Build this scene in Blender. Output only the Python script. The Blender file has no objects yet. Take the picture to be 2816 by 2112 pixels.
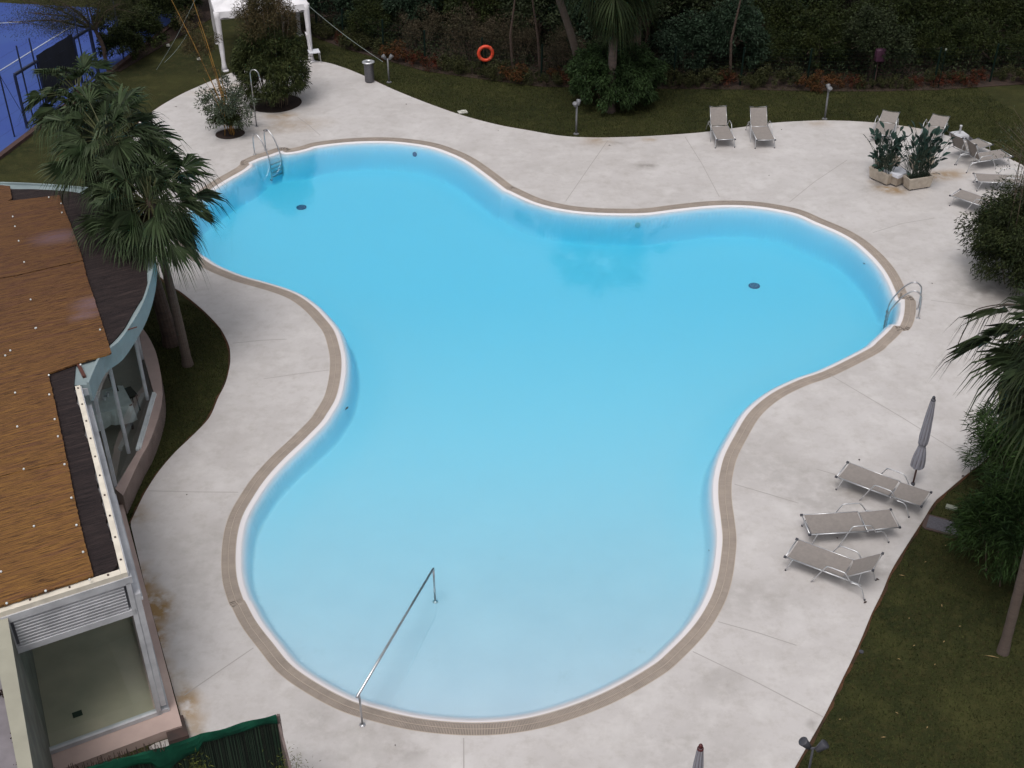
import bpy, bmesh, math, random
import numpy as np
from mathutils import Vector, Matrix
from mathutils.geometry import delaunay_2d_cdt
from mathutils.bvhtree import BVHTree

random.seed(7); rng = np.random.default_rng(7)
S = bpy.context.scene
COL = S.collection
R = math.radians

# ------------------------------------------------------------------ camera
FPX, PIT, ROL, CH = 3453.6, 0.59114, -0.01122, 17.607
_f = Vector((0, math.cos(PIT), -math.sin(PIT))); _r = Vector((1, 0, 0)); _u = Vector((0, math.sin(PIT), math.cos(PIT)))
CR = _r * math.cos(ROL) + _u * math.sin(ROL); CU = -_r * math.sin(ROL) + _u * math.cos(ROL)
CAM = Vector((0, 0, CH))

def ray(x, y):
    return CR * ((x - 1408) / FPX) - CU * ((y - 1056) / FPX) + _f

def G(x, y, z=0.0):
    """point of the place at height z that the surveyed photo position (x, y) sees"""
    d = ray(x, y); t = (z - CH) / d.z
    return Vector((d.x * t, d.y * t, z))

cam = bpy.data.cameras.new('camera'); co = bpy.data.objects.new('camera', cam); COL.objects.link(co)
cam.sensor_width = 36; cam.lens = FPX / 2816 * 36; cam.clip_start = .1; cam.clip_end = 2000
M = Matrix((CR, CU, -_f)).transposed().to_4x4(); M.translation = CAM
co.matrix_world = M; S.camera = co

# ------------------------------------------------------------------ materials
def rgb(r, g, b):
    f = lambda c: ((c / 255 + .055) / 1.055) ** 2.4 if c > 10 else c / 255 / 12.92
    return (f(r), f(g), f(b), 1)

def mat(name, col, rough=.6, metal=0, noise=None, bump=None, island=0, col2=None, spec=.4, coords='Object', scale3=None, rot=0):
    """principled material; noise=(scale, detail, amount) mixes col -> col2"""
    m = bpy.data.materials.new(name); m.use_nodes = True
    nt = m.node_tree; N = nt.nodes; L = nt.links
    p = N['Principled BSDF']; p.inputs['Roughness'].default_value = rough; p.inputs['Metallic'].default_value = metal
    p.inputs['Specular IOR Level'].default_value = spec
    p.inputs['Base Color'].default_value = col if len(col) == 4 else (*col, 1)
    c1 = col if len(col) == 4 else (*col, 1)
    c2 = (c1[0] * .6, c1[1] * .6, c1[2] * .6, 1) if col2 is None else (col2 if len(col2) == 4 else (*col2, 1))
    out = None
    if noise or bump:
        tc = N.new('ShaderNodeTexCoord'); mp = N.new('ShaderNodeMapping'); L.new(tc.outputs[coords], mp.inputs[0])
        if scale3: mp.inputs['Scale'].default_value = scale3
        mp.inputs['Rotation'].default_value = (0, 0, rot)
    if noise:
        n = N.new('ShaderNodeTexNoise'); n.inputs['Scale'].default_value = noise[0]; n.inputs['Detail'].default_value = noise[1]
        L.new(mp.outputs[0], n.inputs[0])
        cr = N.new('ShaderNodeMapRange'); cr.inputs[1].default_value = .5 - .25 / max(noise[2], .01) * .5; cr.inputs[2].default_value = .5 + .25 / max(noise[2], .01) * .5
        L.new(n.outputs[0], cr.inputs[0])
        mx = N.new('ShaderNodeMix'); mx.data_type = 'RGBA'; L.new(cr.outputs[0], mx.inputs[0]); mx.inputs[6].default_value = c1; mx.inputs[7].default_value = c2
        out = mx.outputs[2]
    if island:
        g = N.new('ShaderNodeNewGeometry'); mr = N.new('ShaderNodeMapRange'); mr.inputs[3].default_value = 1 - island; mr.inputs[4].default_value = 1 + island
        L.new(g.outputs['Random Per Island'], mr.inputs[0])
        vm = N.new('ShaderNodeVectorMath'); vm.operation = 'SCALE'
        if out: L.new(out, vm.inputs[0])
        else: vm.inputs[0].default_value = c1[:3]
        L.new(mr.outputs[0], vm.inputs['Scale']); out = vm.outputs[0]
    if out: L.new(out, p.inputs['Base Color'])
    if bump:
        n2 = N.new('ShaderNodeTexNoise'); n2.inputs['Scale'].default_value = bump[0]; n2.inputs['Detail'].default_value = 5
        L.new(mp.outputs[0], n2.inputs[0])
        b = N.new('ShaderNodeBump'); b.inputs['Strength'].default_value = bump[1]; b.inputs['Distance'].default_value = bump[2]
        L.new(n2.outputs[0], b.inputs['Height']); L.new(b.outputs[0], p.inputs['Normal'])
    return m

LEAF = {}
def leafmat(name, c, c2, island=.45, rough=.6, nsc=1.2):
    m = mat(name, c, rough=rough, noise=(nsc, 3, .6), col2=c2, island=island, spec=.12)
    LEAF[name] = m
    return m

m_steel = mat('stainless_steel', (.55, .55, .56), .28, .9, noise=(6, 2, .5), col2=(.4, .4, .42))
m_alu = mat('brushed_aluminium', (.62, .63, .64), .38, .75, noise=(9, 2, .5), col2=(.5, .5, .52))
m_cap = mat('dark_plastic', (.05, .05, .06), .5)
m_mesh = mat('grey_sling_fabric', (.245, .218, .20), .8, noise=(14, 4, .5), col2=(.20, .178, .165), bump=(240, .3, .002))
m_white = mat('white_painted_metal', (.54, .54, .56), .5, noise=(3, 6, .7), col2=(.38, .38, .40))
m_cream = mat('cream_gutter', (.72, .66, .56), .5, noise=(5, 4, .5), col2=(.55, .5, .42))
m_teal = mat('pale_teal_fascia', (.24, .295, .305), .5, noise=(2, 5, .6), col2=(.18, .225, .235))
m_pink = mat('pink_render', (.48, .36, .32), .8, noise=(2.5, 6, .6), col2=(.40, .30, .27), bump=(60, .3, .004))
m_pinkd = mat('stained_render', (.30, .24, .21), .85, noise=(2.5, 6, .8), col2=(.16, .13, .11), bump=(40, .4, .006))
m_tile = mat('patio_tile', (.47, .41, .31), .5, noise=(1.3, 6, .6), col2=(.34, .32, .24))
m_dining = mat('dining_floor', (.34, .31, .27), .45, noise=(1.3, 6, .6), col2=(.26, .24, .21))
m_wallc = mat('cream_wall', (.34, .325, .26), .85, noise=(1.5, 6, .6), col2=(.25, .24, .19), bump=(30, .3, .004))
m_walli = mat('painted_shade_wall', (.20, .195, .165), .85, noise=(1.5, 6, .6), col2=(.09, .09, .075), bump=(30, .3, .004))  # darker copy of the cream wall, shade of its inner face in the colour
m_lilac = mat('grey_coping', (.21, .19, .205), .85, noise=(3, 6, .7), col2=(.15, .135, .145))
m_rubber = mat('dark_timber', (.035, .025, .022), .7, noise=(5, 5, .7), col2=(.06, .035, .03))
m_cloth = mat('white_table_cloth', (.75, .78, .78), .8, noise=(4, 3, .5), col2=(.52, .56, .56))
m_black = mat('black_chair', (.012, .012, .013), .5)
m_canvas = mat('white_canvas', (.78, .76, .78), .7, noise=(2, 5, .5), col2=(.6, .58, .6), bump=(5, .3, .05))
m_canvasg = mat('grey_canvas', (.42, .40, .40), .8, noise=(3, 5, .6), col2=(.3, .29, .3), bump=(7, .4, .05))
m_umb = mat('umbrella_canvas', (.235, .23, .25), .8, noise=(6, 5, .5), col2=(.22, .22, .26), bump=(30, .2, .004))
m_umbs = mat('umbrella_piping', (.10, .07, .07), .8)
m_wood = mat('varnished_wood', (.10, .035, .022), .5, noise=(20, 3, .5), col2=(.06, .02, .015))
m_green = mat('green_post', (.005, .013, .010), .6, spec=.1)
m_zinc = mat('dull_zinc', (.19, .19, .20), .6, .3, noise=(8, 3, .6), col2=(.13, .13, .14))
m_navy = mat('navy_post', (.012, .018, .05), .5)
m_screen = mat('dark_windscreen', (.008, .011, .022), .9, noise=(.9, 3, .6), col2=(.014, .017, .03))
m_ring = mat('orange_life_ring', (.62, .06, .022), .5, noise=(6, 3, .4), col2=(.5, .045, .018))
m_purple = mat('purple_bag', (.055, .016, .042), .6, noise=(5, 3, .6), col2=(.035, .01, .02))
m_soil = mat('dark_soil', (.022, .014, .011), .95, noise=(9, 6, .8), col2=(.04, .022, .015), bump=(30, .6, .03))
m_stone = mat('cast_stone_planter', (.46, .40, .33), .85, noise=(7, 6, .6), col2=(.34, .29, .24), bump=(60, .3, .004))
m_whitebox = mat('white_lacquer', (.62, .63, .68), .4)
m_bag = mat('bin_liner', (.5, .49, .44), .5, bump=(12, .6, .05))
m_trunk = mat('palm_bark', (.115, .088, .072), .9, noise=(3, 5, .6), col2=(.09, .065, .055), bump=(14, .8, .03), scale3=(1, 1, 6))
m_trunkd = mat('brown_bark', (.085, .055, .042), .9, noise=(4, 5, .6), col2=(.045, .03, .025), bump=(14, .8, .03), scale3=(1, 1, 4))
m_cane = mat('yellow_bamboo', (.36, .175, .03), .5, noise=(6, 3, .5), col2=(.20, .11, .025))
m_twig = mat('dry_twig', (.10, .07, .05), .8)
m_rope = mat('pale_rope', (.17, .20, .19), .8)
m_net = mat('green_netting', (.006, .062, .034), .8, noise=(3, 4, .6), col2=(.003, .028, .018), spec=.1)
m_reedg = mat('netted_reed', (.007, .022, .012), .8, island=.9, noise=(2, 3, .6), col2=(.016, .030, .016))
m_reedt = mat('reed_tips', (.055, .035, .028), .8, island=.7)
m_flag = mat('plank_edge', (.17, .13, .12), .8, noise=(6, 3, .5))
m_blue = mat('blue_court', (.026, .055, .24), .8, noise=(.35, 6, .6), col2=(.034, .072, .25), coords='Object')
m_line = mat('court_line', (.30, .33, .42), .7)
m_kerb = mat('brown_kerb', (.075, .04, .035), .85, noise=(3, 5, .6), col2=(.05, .028, .025))
m_joint = mat('deck_joint', (.36, .335, .32), .9)
m_lidg = mat('grey_lid', (.10, .095, .11), .7, noise=(30, 3, .6))
m_lidp = mat('pinkish_frame', (.07, .045, .04), .8)
m_drain = mat('drain_grate', (.06, .12, .22), .6)
m_dl = mat('dry_leaf', (.26, .18, .08), .8)
m_red = mat('red_bobble', (.07, .012, .014), .5)

l_palm = leafmat('palm_leaf', (.018, .033, .013), (.052, .070, .035), .55, .5, nsc=2.2)
l_palmr = leafmat('right_palm_leaf', (.012, .021, .009), (.034, .045, .020), .5, .5, nsc=2)
l_palmd = leafmat('palm_leaf_dark', (.013, .021, .007), (.022, .030, .011), .5, .6, nsc=2)
l_bam = leafmat('bamboo_leaf', (.056, .066, .022), (.020, .028, .010), .6, nsc=3)
l_bamtop = leafmat('reddish_twig_leaf', (.075, .052, .026), (.045, .042, .018), .5)
l_bamgrey = leafmat('grey_green_leaf', (.075, .09, .06), (.04, .055, .03), .5)
l_dark = leafmat('dark_hedge_leaf', (.009, .016, .005), (.026, .032, .008), .6)
l_wood = leafmat('wood_leaf', (.013, .020, .008), (.028, .035, .016), .6, nsc=.8)
l_wood2 = leafmat('blueish_wood_leaf', (.013, .025, .014), (.024, .040, .023), .6, nsc=.8)
l_dry = leafmat('dry_scrub_leaf', (.062, .046, .030), (.028, .028, .015), .6)
l_red = leafmat('red_shrub_leaf', (.085, .014, .008), (.020, .019, .008), .6, nsc=4)
l_orange = leafmat('orange_shrub_leaf', (.10, .034, .011), (.026, .022, .009), .6, nsc=4)
l_feather = leafmat('feathery_leaf', (.036, .066, .016), (.013, .028, .009), .5)
l_ever = leafmat('evergreen_leaf', (.034, .060, .020), (.016, .030, .010), .55)
l_bamd = leafmat('dark_bamboo_leaf', (.034, .042, .014), (.012, .018, .007), .6, nsc=3)
l_olive = leafmat('olive_leaf', (.026, .031, .012), (.042, .042, .016), .5)
l_dead = leafmat('dead_palm_leaf', (.060, .045, .022), (.035, .028, .014), .5)
l_strel = leafmat('strelitzia_leaf', (.014, .030, .024), (.024, .046, .038), .5, .45)
l_yel = leafmat('yellow_green_leaf', (.10, .11, .02), (.05, .065, .015), .5)

# ------------------------------------------------------------------ helpers
def tag(o, label=None, cat=None, group=None, kind=None):
    if label: o['label'] = label
    if cat: o['category'] = cat
    if group: o['group'] = group
    if kind: o['kind'] = kind
    return o

def link(name, me, m=None, parent=None, smooth=False):
    o = bpy.data.objects.new(name, me); COL.objects.link(o)
    if m: me.materials.append(m)
    if parent is not None: o.parent = parent
    if smooth: me.polygons.foreach_set('use_smooth', [True] * len(me.polygons))
    return o

def empty(name, loc, rz=0, label=None, cat=None, group=None):
    o = bpy.data.objects.new(name, None); COL.objects.link(o); o.location = loc; o.rotation_euler = (0, 0, rz)
    o.empty_display_size = .2
    return tag(o, label, cat, group)

def copy_tree(o, parent=None):
    c = o.copy(); COL.objects.link(c)
    if parent is not None: c.parent = parent
    for ch in [x for x in bpy.data.objects if x.parent == o]: copy_tree(ch, c)
    return c

class MB:
    def __init__(s): s.v = []; s.f = []
    def add(s, vs, fs):
        b = len(s.v); s.v += [tuple(v) for v in vs]; s.f += [tuple(i + b for i in f) for f in fs]; return s
    def box(s, c, d, rz=0, tilt=None):
        hx, hy, hz = d[0] / 2, d[1] / 2, d[2] / 2
        Mx = Matrix.Rotation(rz, 3, 'Z')
        if tilt is not None: Mx = Mx @ tilt
        vs = [Vector(c) + Mx @ Vector((x * hx, y * hy, z * hz)) for z in (-1, 1) for x, y in ((-1, -1), (1, -1), (1, 1), (-1, 1))]
        return s.add(vs, [(3, 2, 1, 0), (4, 5, 6, 7), (0, 1, 5, 4), (1, 2, 6, 5), (2, 3, 7, 6), (3, 0, 4, 7)])
    def beam(s, a, b, w, h=None, up=Vector((0, 0, 1))):
        a = Vector(a); b = Vector(b); d = (b - a).normalized(); h = h or w
        x = d.cross(up)
        if x.length < 1e-4: x = d.cross(Vector((1, 0, 0)))
        x.normalize(); y = x.cross(d).normalized()
        vs = [p + x * (sx * w / 2) + y * (sy * h / 2) for p in (a, b) for sx, sy in ((-1, -1), (1, -1), (1, 1), (-1, 1))]
        return s.add(vs, [(3, 2, 1, 0), (4, 5, 6, 7), (0, 1, 5, 4), (1, 2, 6, 5), (2, 3, 7, 6), (3, 0, 4, 7)])
    def tube(s, pts, r, n=8, cap=True, fn=None):
        pts = [Vector(p) for p in pts]; rs = r if isinstance(r, (list, tuple)) else [r] * len(pts)
        t0 = (pts[1] - pts[0]).normalized(); x = t0.cross(Vector((0, 0, 1)))
        if x.length < 1e-3: x = t0.cross(Vector((1, 0, 0)))
        x.normalize(); vs = []; b = 0
        for i, p in enumerate(pts):
            t = (pts[min(i + 1, len(pts) - 1)] - pts[max(i - 1, 0)]).normalized()
            x = (x - t * x.dot(t)).normalized(); y = t.cross(x)
            for k in range(n):
                a = 2 * math.pi * k / n; rr = rs[i] * (fn(i, k) if fn else 1)
                vs.append(p + x * (math.cos(a) * rr) + y * (math.sin(a) * rr))
        fs = [(i * n + k, i * n + (k + 1) % n, (i + 1) * n + (k + 1) % n, (i + 1) * n + k) for i in range(len(pts) - 1) for k in range(n)]
        if cap: fs += [tuple(range(n))[::-1], tuple((len(pts) - 1) * n + k for k in range(n))]
        return s.add(vs, fs)
    def lathe(s, c, prof, n=24):
        c = Vector(c); vs = []; 
        for (r, z) in prof:
            for k in range(n):
                a = 2 * math.pi * k / n; vs.append(c + Vector((math.cos(a) * r, math.sin(a) * r, z)))
        fs = [(i * n + k, i * n + (k + 1) % n, (i + 1) * n + (k + 1) % n, (i + 1) * n + k) for i in range(len(prof) - 1) for k in range(n)]
        return s.add(vs, fs)
    def prism(s, poly, z0, z1):
        """vertical prism over a 2-D polygon (ccw or cw), caps included"""
        n = len(poly); A = sum(poly[i][0] * poly[(i + 1) % n][1] - poly[(i + 1) % n][0] * poly[i][1] for i in range(n))
        if A < 0: poly = poly[::-1]
        vs = [(p[0], p[1], z0) for p in poly] + [(p[0], p[1], z1) for p in poly]
        fs = [tuple(range(n))[::-1], tuple(range(n, 2 * n))] + [(i, (i + 1) % n, n + (i + 1) % n, n + i) for i in range(n)]
        return s.add(vs, fs)
    def build(s, name, m, parent=None, smooth=False):
        me = bpy.data.meshes.new(name); me.from_pydata(s.v, [], s.f); me.update()
        return link(name, me, m, parent, smooth)

def chaikin(p, n=2, closed=False):
    p = [Vector(q) for q in p]
    for _ in range(n):
        q = []
        rngi = range(len(p)) if closed else range(len(p) - 1)
        if not closed: q.append(p[0])
        for i in rngi:
            a, b = p[i], p[(i + 1) % len(p)]; q += [a * .75 + b * .25, a * .25 + b * .75]
        if not closed: q.append(p[-1])
        p = q
    return p

def catmull(p, k=8, closed=True):
    n = len(p); out = []
    for i in range(n if closed else n - 1):
        g = (lambda j: p[j % n]) if closed else (lambda j: p[min(max(j, 0), n - 1)])
        a, b, c, d = (Vector(g(i + j)) for j in (-1, 0, 1, 2))
        for s_ in range(k):
            t = s_ / k
            out.append(.5 * ((2 * b) + (c - a) * t + (2 * a - 5 * b + 4 * c - d) * t * t + (3 * b - a - 3 * c + d) * t ** 3))
    if not closed: out.append(Vector(p[-1]))
    return out

def resample(p, step, closed=True):
    pts = p + [p[0]] if closed else p
    d = [0]
    for a, b in zip(pts, pts[1:]): d.append(d[-1] + (b - a).length)
    n = max(3, round(d[-1] / step)); out = []; j = 0
    for i in range(n if closed else n + 1):
        t = d[-1] * i / n
        while j < len(d) - 2 and d[j + 1] < t: j += 1
        u = (t - d[j]) / max(1e-9, d[j + 1] - d[j]); out.append(pts[j].lerp(pts[j + 1], u))
    return out

def area(p): return sum(p[i][0] * p[(i + 1) % len(p)][1] - p[(i + 1) % len(p)][0] * p[i][1] for i in range(len(p))) / 2

def offset(p, d):
    """closed ccw 2-D loop moved by d to the outside"""
    n = len(p); out = []
    for i in range(n):
        t = (p[(i + 1) % n] - p[i - 1]).normalized(); out.append(p[i] + Vector((t.y, -t.x)) * d)
    return out

def inside(P, poly):
    """numpy point in polygon"""
    x, y = P[:, 0], P[:, 1]; r = np.zeros(len(P), bool); q = np.array([(a[0], a[1]) for a in poly])
    x1, y1 = q[:, 0], q[:, 1]; x2, y2 = np.roll(x1, -1), np.roll(y1, -1)
    for a, b, c, d in zip(x1, y1, x2, y2):
        if b == d: continue
        m_ = ((b > y) != (d > y)) & (x < (c - a) * (y - b) / (d - b) + a); r ^= m_
    return r

def dist_loop(P, poly, closed=True):
    q = np.array([(a[0], a[1]) for a in poly]); r = np.roll(q, -1, 0)
    if not closed: q, r = q[:-1], r[:-1]
    best = np.full(len(P), 1e9)
    for a, b in zip(q, r):
        ab = b - a; L2 = (ab ** 2).sum()
        if L2 < 1e-12: continue
        t = np.clip(((P - a) @ ab) / L2, 0, 1); d = np.hypot(*(P - a - t[:, None] * ab).T); best = np.minimum(best, d)
    return best

def sheet(name, outer, holes, m, zf, grid=.3, edge=0.0, kind='structure', parent=None, extra=None):
    """triangulated sheet with holes; zf(P)->z"""
    outer = [Vector((p[0], p[1])) for p in outer]; holes = [[Vector((p[0], p[1])) for p in h] for h in holes]
    if area(outer) < 0: outer = outer[::-1]
    vs = list(outer); loops = [list(range(len(outer)))]
    for h in holes:
        b = len(vs); vs += h; loops.append(list(range(b, len(vs))))
    edges = [(l[i], l[(i + 1) % len(l)]) for l in loops for i in range(len(l))]
    q = np.array([(v.x, v.y) for v in outer]); lo, hi = q.min(0), q.max(0)
    if grid:
        gx, gy = np.meshgrid(np.arange(lo[0], hi[0], grid), np.arange(lo[1], hi[1], grid)); P = np.stack([gx.ravel(), gy.ravel()], 1)
        P += rng.uniform(-.08, .08, P.shape) * grid
        k = inside(P, outer) & (dist_loop(P, outer) > grid * .4)
        for h in holes: k &= ~inside(P, h) & (dist_loop(P, h) > grid * .4)
        vs = vs + [Vector(p) for p in P[k].tolist()]
    if extra is not None: vs = vs + [Vector(p) for p in extra]
    r = delaunay_2d_cdt(vs, edges, [], 0, 1e-5)
    V = np.array([(v.x, v.y) for v in r[0]]); F = np.array([f for f in r[2] if len(f) == 3])
    cen = V[F].mean(1); k = inside(cen, outer)
    for h in holes: k &= ~inside(cen, h)
    F = F[k]
    a = V[F]; cr = (a[:, 1, 0] - a[:, 0, 0]) * (a[:, 2, 1] - a[:, 0, 1]) - (a[:, 1, 1] - a[:, 0, 1]) * (a[:, 2, 0] - a[:, 0, 0])
    F[cr < 0] = F[cr < 0][:, ::-1]
    Z = zf(V) if callable(zf) else np.full(len(V), zf)
    vlist = [(x, y, z) for (x, y), z in zip(V.tolist(), Z.tolist())]; flist = [tuple(f) for f in F.tolist()]
    if edge:
        for lp in [outer] + holes:
            b = len(vlist); n = len(lp)
            zt = zf if not callable(zf) else None
            for v in lp: vlist.append((v.x, v.y, zt if zt is not None else float(zf(np.array([[v.x, v.y]]))[0])))
            for v in lp: vlist.append((v.x, v.y, vlist[b][2] - edge))
            flist += [(b + n + i, b + n + (i + 1) % n, b + (i + 1) % n, b + i) for i in range(n)]
    me = bpy.data.meshes.new(name); me.from_pydata(vlist, [], flist); me.update()
    o = link(name, me, m, parent)
    if kind and parent is None: o['kind'] = kind
    return o

def quads_mesh(name, V, m, parent=None):
    """V: (n,4,3) array of quads -> one mesh of loose leaf faces"""
    n = len(V); me = bpy.data.meshes.new(name)
    me.vertices.add(n * 4); me.vertices.foreach_set('co', V.reshape(-1).astype(np.float32))
    me.loops.add(n * 4); me.loops.foreach_set('vertex_index', np.arange(n * 4, dtype=np.int32))
    me.polygons.add(n); me.polygons.foreach_set('loop_start', np.arange(0, n * 4, 4, dtype=np.int32))
    me.polygons.foreach_set('loop_total', np.full(n, 4, dtype=np.int32)); me.update(); me.validate()
    return link(name, me, m, parent)

def leaves(C, L, W, droop=.0, out=None, outw=.6):
    """rhombic leaves at centres C; L length, W width (arrays or floats); out = outward vectors"""
    n = len(C); d = rng.normal(size=(n, 3)); d /= np.linalg.norm(d, axis=1)[:, None]
    if out is not None: d = d * (1 - outw) + out * outw
    d[:, 2] -= droop; d /= np.linalg.norm(d, axis=1)[:, None] + 1e-9
    s = np.cross(d, rng.normal(size=(n, 3))); s /= np.linalg.norm(s, axis=1)[:, None] + 1e-9
    L = np.asarray(L) * rng.uniform(.6, 1.3, n); W = np.asarray(W) * rng.uniform(.7, 1.3, n)
    a = C; b = C + d * (L * .45)[:, None] + s * (W * .5)[:, None]; c = C + d * L[:, None]; c[:, 2] -= L * .15; e = C + d * (L * .45)[:, None] - s * (W * .5)[:, None]
    return np.stack([a, b, c, e], 1)

def crown_pts(n, rx, ry, rz, cz, clumps=60, cr=.3, fill=.35, flat=0, seed=0):
    """leaf centres gathered in clumps near the surface of an ellipsoid, uneven outline"""
    g = np.random.default_rng(seed)
    u = g.normal(size=(clumps, 3)); u /= np.linalg.norm(u, axis=1)[:, None]
    u[:, 2] = np.where(u[:, 2] < -.5, -u[:, 2] * .3, u[:, 2])
    rr = g.uniform(fill, 1.05, clumps) ** .6
    cc = u * rr[:, None] * np.array([rx, ry, rz]); cc[:, 2] += cz
    k = g.integers(0, clumps, n); sz = g.uniform(.6, 1.4, clumps)[k] * cr * min(rx, rz) if True else 0
    p = g.normal(size=(n, 3)); p /= np.linalg.norm(p, axis=1)[:, None]; p *= (g.uniform(0, 1, n) ** .4 * sz)[:, None]
    P = cc[k] + p; P[:, 2] = np.maximum(P[:, 2], .04)
    o = P - np.array([0, 0, cz * .8]); o /= np.linalg.norm(o, axis=1)[:, None] + 1e-9
    return P, o

def stems(n, r, h, rad, seed=0, spread=.6):
    g = random.Random(seed); mb = MB()
    for i in range(n):
        a = g.uniform(0, 6.28); q = r * g.uniform(0, .5); hh = h * g.uniform(.7, 1)
        x, y = math.cos(a) * q, math.sin(a) * q; e = r * spread * g.uniform(.4, 1)
        mb.tube([(x, y, 0), (x + math.cos(a) * e * .35, y + math.sin(a) * e * .35, hh * .5), (x + math.cos(a) * e, y + math.sin(a) * e, hh)], [rad, rad * .8, rad * .3], 5)
    return mb

def sky_light():
    w = bpy.data.worlds.new('World'); S.world = w; w.use_nodes = True
    N = w.node_tree.nodes; L = w.node_tree.links; bg = N['Background']
    sk = N.new('ShaderNodeTexSky'); sk.sky_type = 'NISHITA'; sk.sun_disc = False
    el, az = R(66), R(200)
    sk.sun_elevation = el; sk.sun_rotation = az; sk.air_density = 1; sk.dust_density = 5; sk.ozone_density = 1
    hs = N.new('ShaderNodeHueSaturation'); hs.inputs['Saturation'].default_value = .28; hs.inputs['Value'].default_value = 1.0
    L.new(sk.outputs[0], hs.inputs['Color']); L.new(hs.outputs[0], bg.inputs[0]); bg.inputs[1].default_value = .135
    sun = bpy.data.lights.new('sun', 'SUN'); sun.energy = 1.25; sun.angle = R(22); sun.color = (1, .97, .95)
    so = bpy.data.objects.new('sun', sun); COL.objects.link(so)
    # Nishita: rotation measured clockwise from +Y
    d = Vector((math.sin(az) * math.cos(el), math.cos(az) * math.cos(el), math.sin(el)))
    so.rotation_euler = d.to_track_quat('Z', 'Y').to_euler()
    S.view_settings.view_transform = 'Standard'; S.view_settings.look = 'None'; S.view_settings.exposure = 0
sky_light()
#@@SETTING
# ------------------------------------------------------------------ pool outline (inner edge of the overflow grating)
def D(l): return [G(x * 1.27305, y * 1.27305) for x, y in l]
def Zr(l, ox, oy, s): return [G(ox + x / s, oy + y / s) for x, y in l]
pool_raw = (Zr([(280, 1400), (560, 1220), (800, 1085), (960, 990), (1050, 915)], 540, 330, 7.373)
    + Zr([(1085, 905), (1040, 862)], 540, 330, 7.373) + Zr([(1250, 770), (1460, 705), (1640, 640), (1735, 612)], 540, 330, 7.373)
    + Zr([(1800, 655)], 540, 330, 7.373) + Zr([(2000, 628), (2212, 580)], 540, 330, 7.373)
    + Zr([(230, 1262), (470, 1233), (700, 1222), (930, 1228), (1200, 1265), (1400, 1330), (1550, 1405), (1700, 1510), (1870, 1640)], 800, 0, 3.16)
    + Zr([(0, 200), (200, 290), (400, 340), (600, 365), (850, 374), (1050, 370), (1250, 345), (1500, 318), (1700, 311), (1900, 322), (2100, 355), (2212, 385)], 1400, 450, 2.765)
    + Zr([(400, 500), (600, 585), (750, 670), (880, 780), (980, 890), (1050, 1000)], 2116, 450, 3.16)
    + Zr([(600, 610), (620, 690), (752, 705)], 2380, 720, 6.912) + Zr([(748, 900), (715, 1080), (655, 1225)], 2380, 720, 6.912)
    + Zr([(545, 1208), (420, 1345), (240, 1510), (55, 1659)], 2380, 720, 6.912)
    + Zr([(1400, 60), (1150, 150), (900, 275), (700, 445), (560, 670), (470, 850), (425, 1030), (416, 1150), (420, 1260), (440, 1420), (455, 1580)], 1850, 1000, 3.318)
    + Zr([(500, 50), (475, 220), (430, 370), (350, 520), (250, 650), (100, 800), (0, 885)], 1800, 1500, 2.711)
    + D([(1345, 1476)])
    + Zr([(2212, 1150), (1900, 1255), (1650, 1305), (1400, 1322), (1150, 1312), (900, 1280), (650, 1220), (430, 1150), (200, 1030), (0, 890)], 800, 1500, 2.711)
    + Zr([(1740, 850), (1640, 720), (1570, 590)], 0, 1400, 2.33)
    + Zr([(430, 1659), (375, 1490), (356, 1300), (370, 1080), (415, 900), (500, 740), (620, 560), (780, 380), (960, 210), (1100, 70), (1160, 0)], 540, 1150, 3.318)
    + Zr([(1300, 1480), (1400, 1310), (1445, 1130), (1455, 980), (1440, 860), (1390, 700), (1300, 580), (1200, 475), (1070, 380), (930, 318), (750, 262), (560, 210), (400, 150), (280, 95), (190, 35)], 500, 700, 3.318)
    + [G(528, 690), G(503, 650), G(496, 600), G(515, 565), G(545, 545)])
pr = [Vector((p.x, p.y)) for p in pool_raw]
if area(pr) < 0: pr = pr[::-1]
n_ = len(pr)
# corners of the two ladder recesses stay sharp, the rest is splined
def smooth_outline(p, k=7):
    n = len(p); corner = []
    for i in range(n):
        a = (p[i] - p[i - 1]).normalized(); b = (p[(i + 1) % n] - p[i]).normalized(); corner.append(a.dot(b) < .55)
    out = []
    for i in range(n):
        b, c = p[i], p[(i + 1) % n]
        a = p[i - 1] if not corner[i] else b - (c - b); d = p[(i + 2) % n] if not corner[(i + 1) % n] else c + (c - b)
        for s_ in range(k):
            t = s_ / k; out.append(.5 * ((2 * b) + (c - a) * t + (2 * a - 5 * b + 4 * c - d) * t * t + (3 * b - a - 3 * c + d) * t ** 3))
    return out
edge_pool = resample(smooth_outline(pr), .09)
GW = .29
edge_out = resample(offset(edge_pool, GW), .09)

def floor_depth(P):
    y = P[:, 1]; x = P[:, 0]
    t = np.clip((y - 15.2) / 17.5, 0, 1)
    return .13 + .80 * (t ** .95) 

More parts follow.
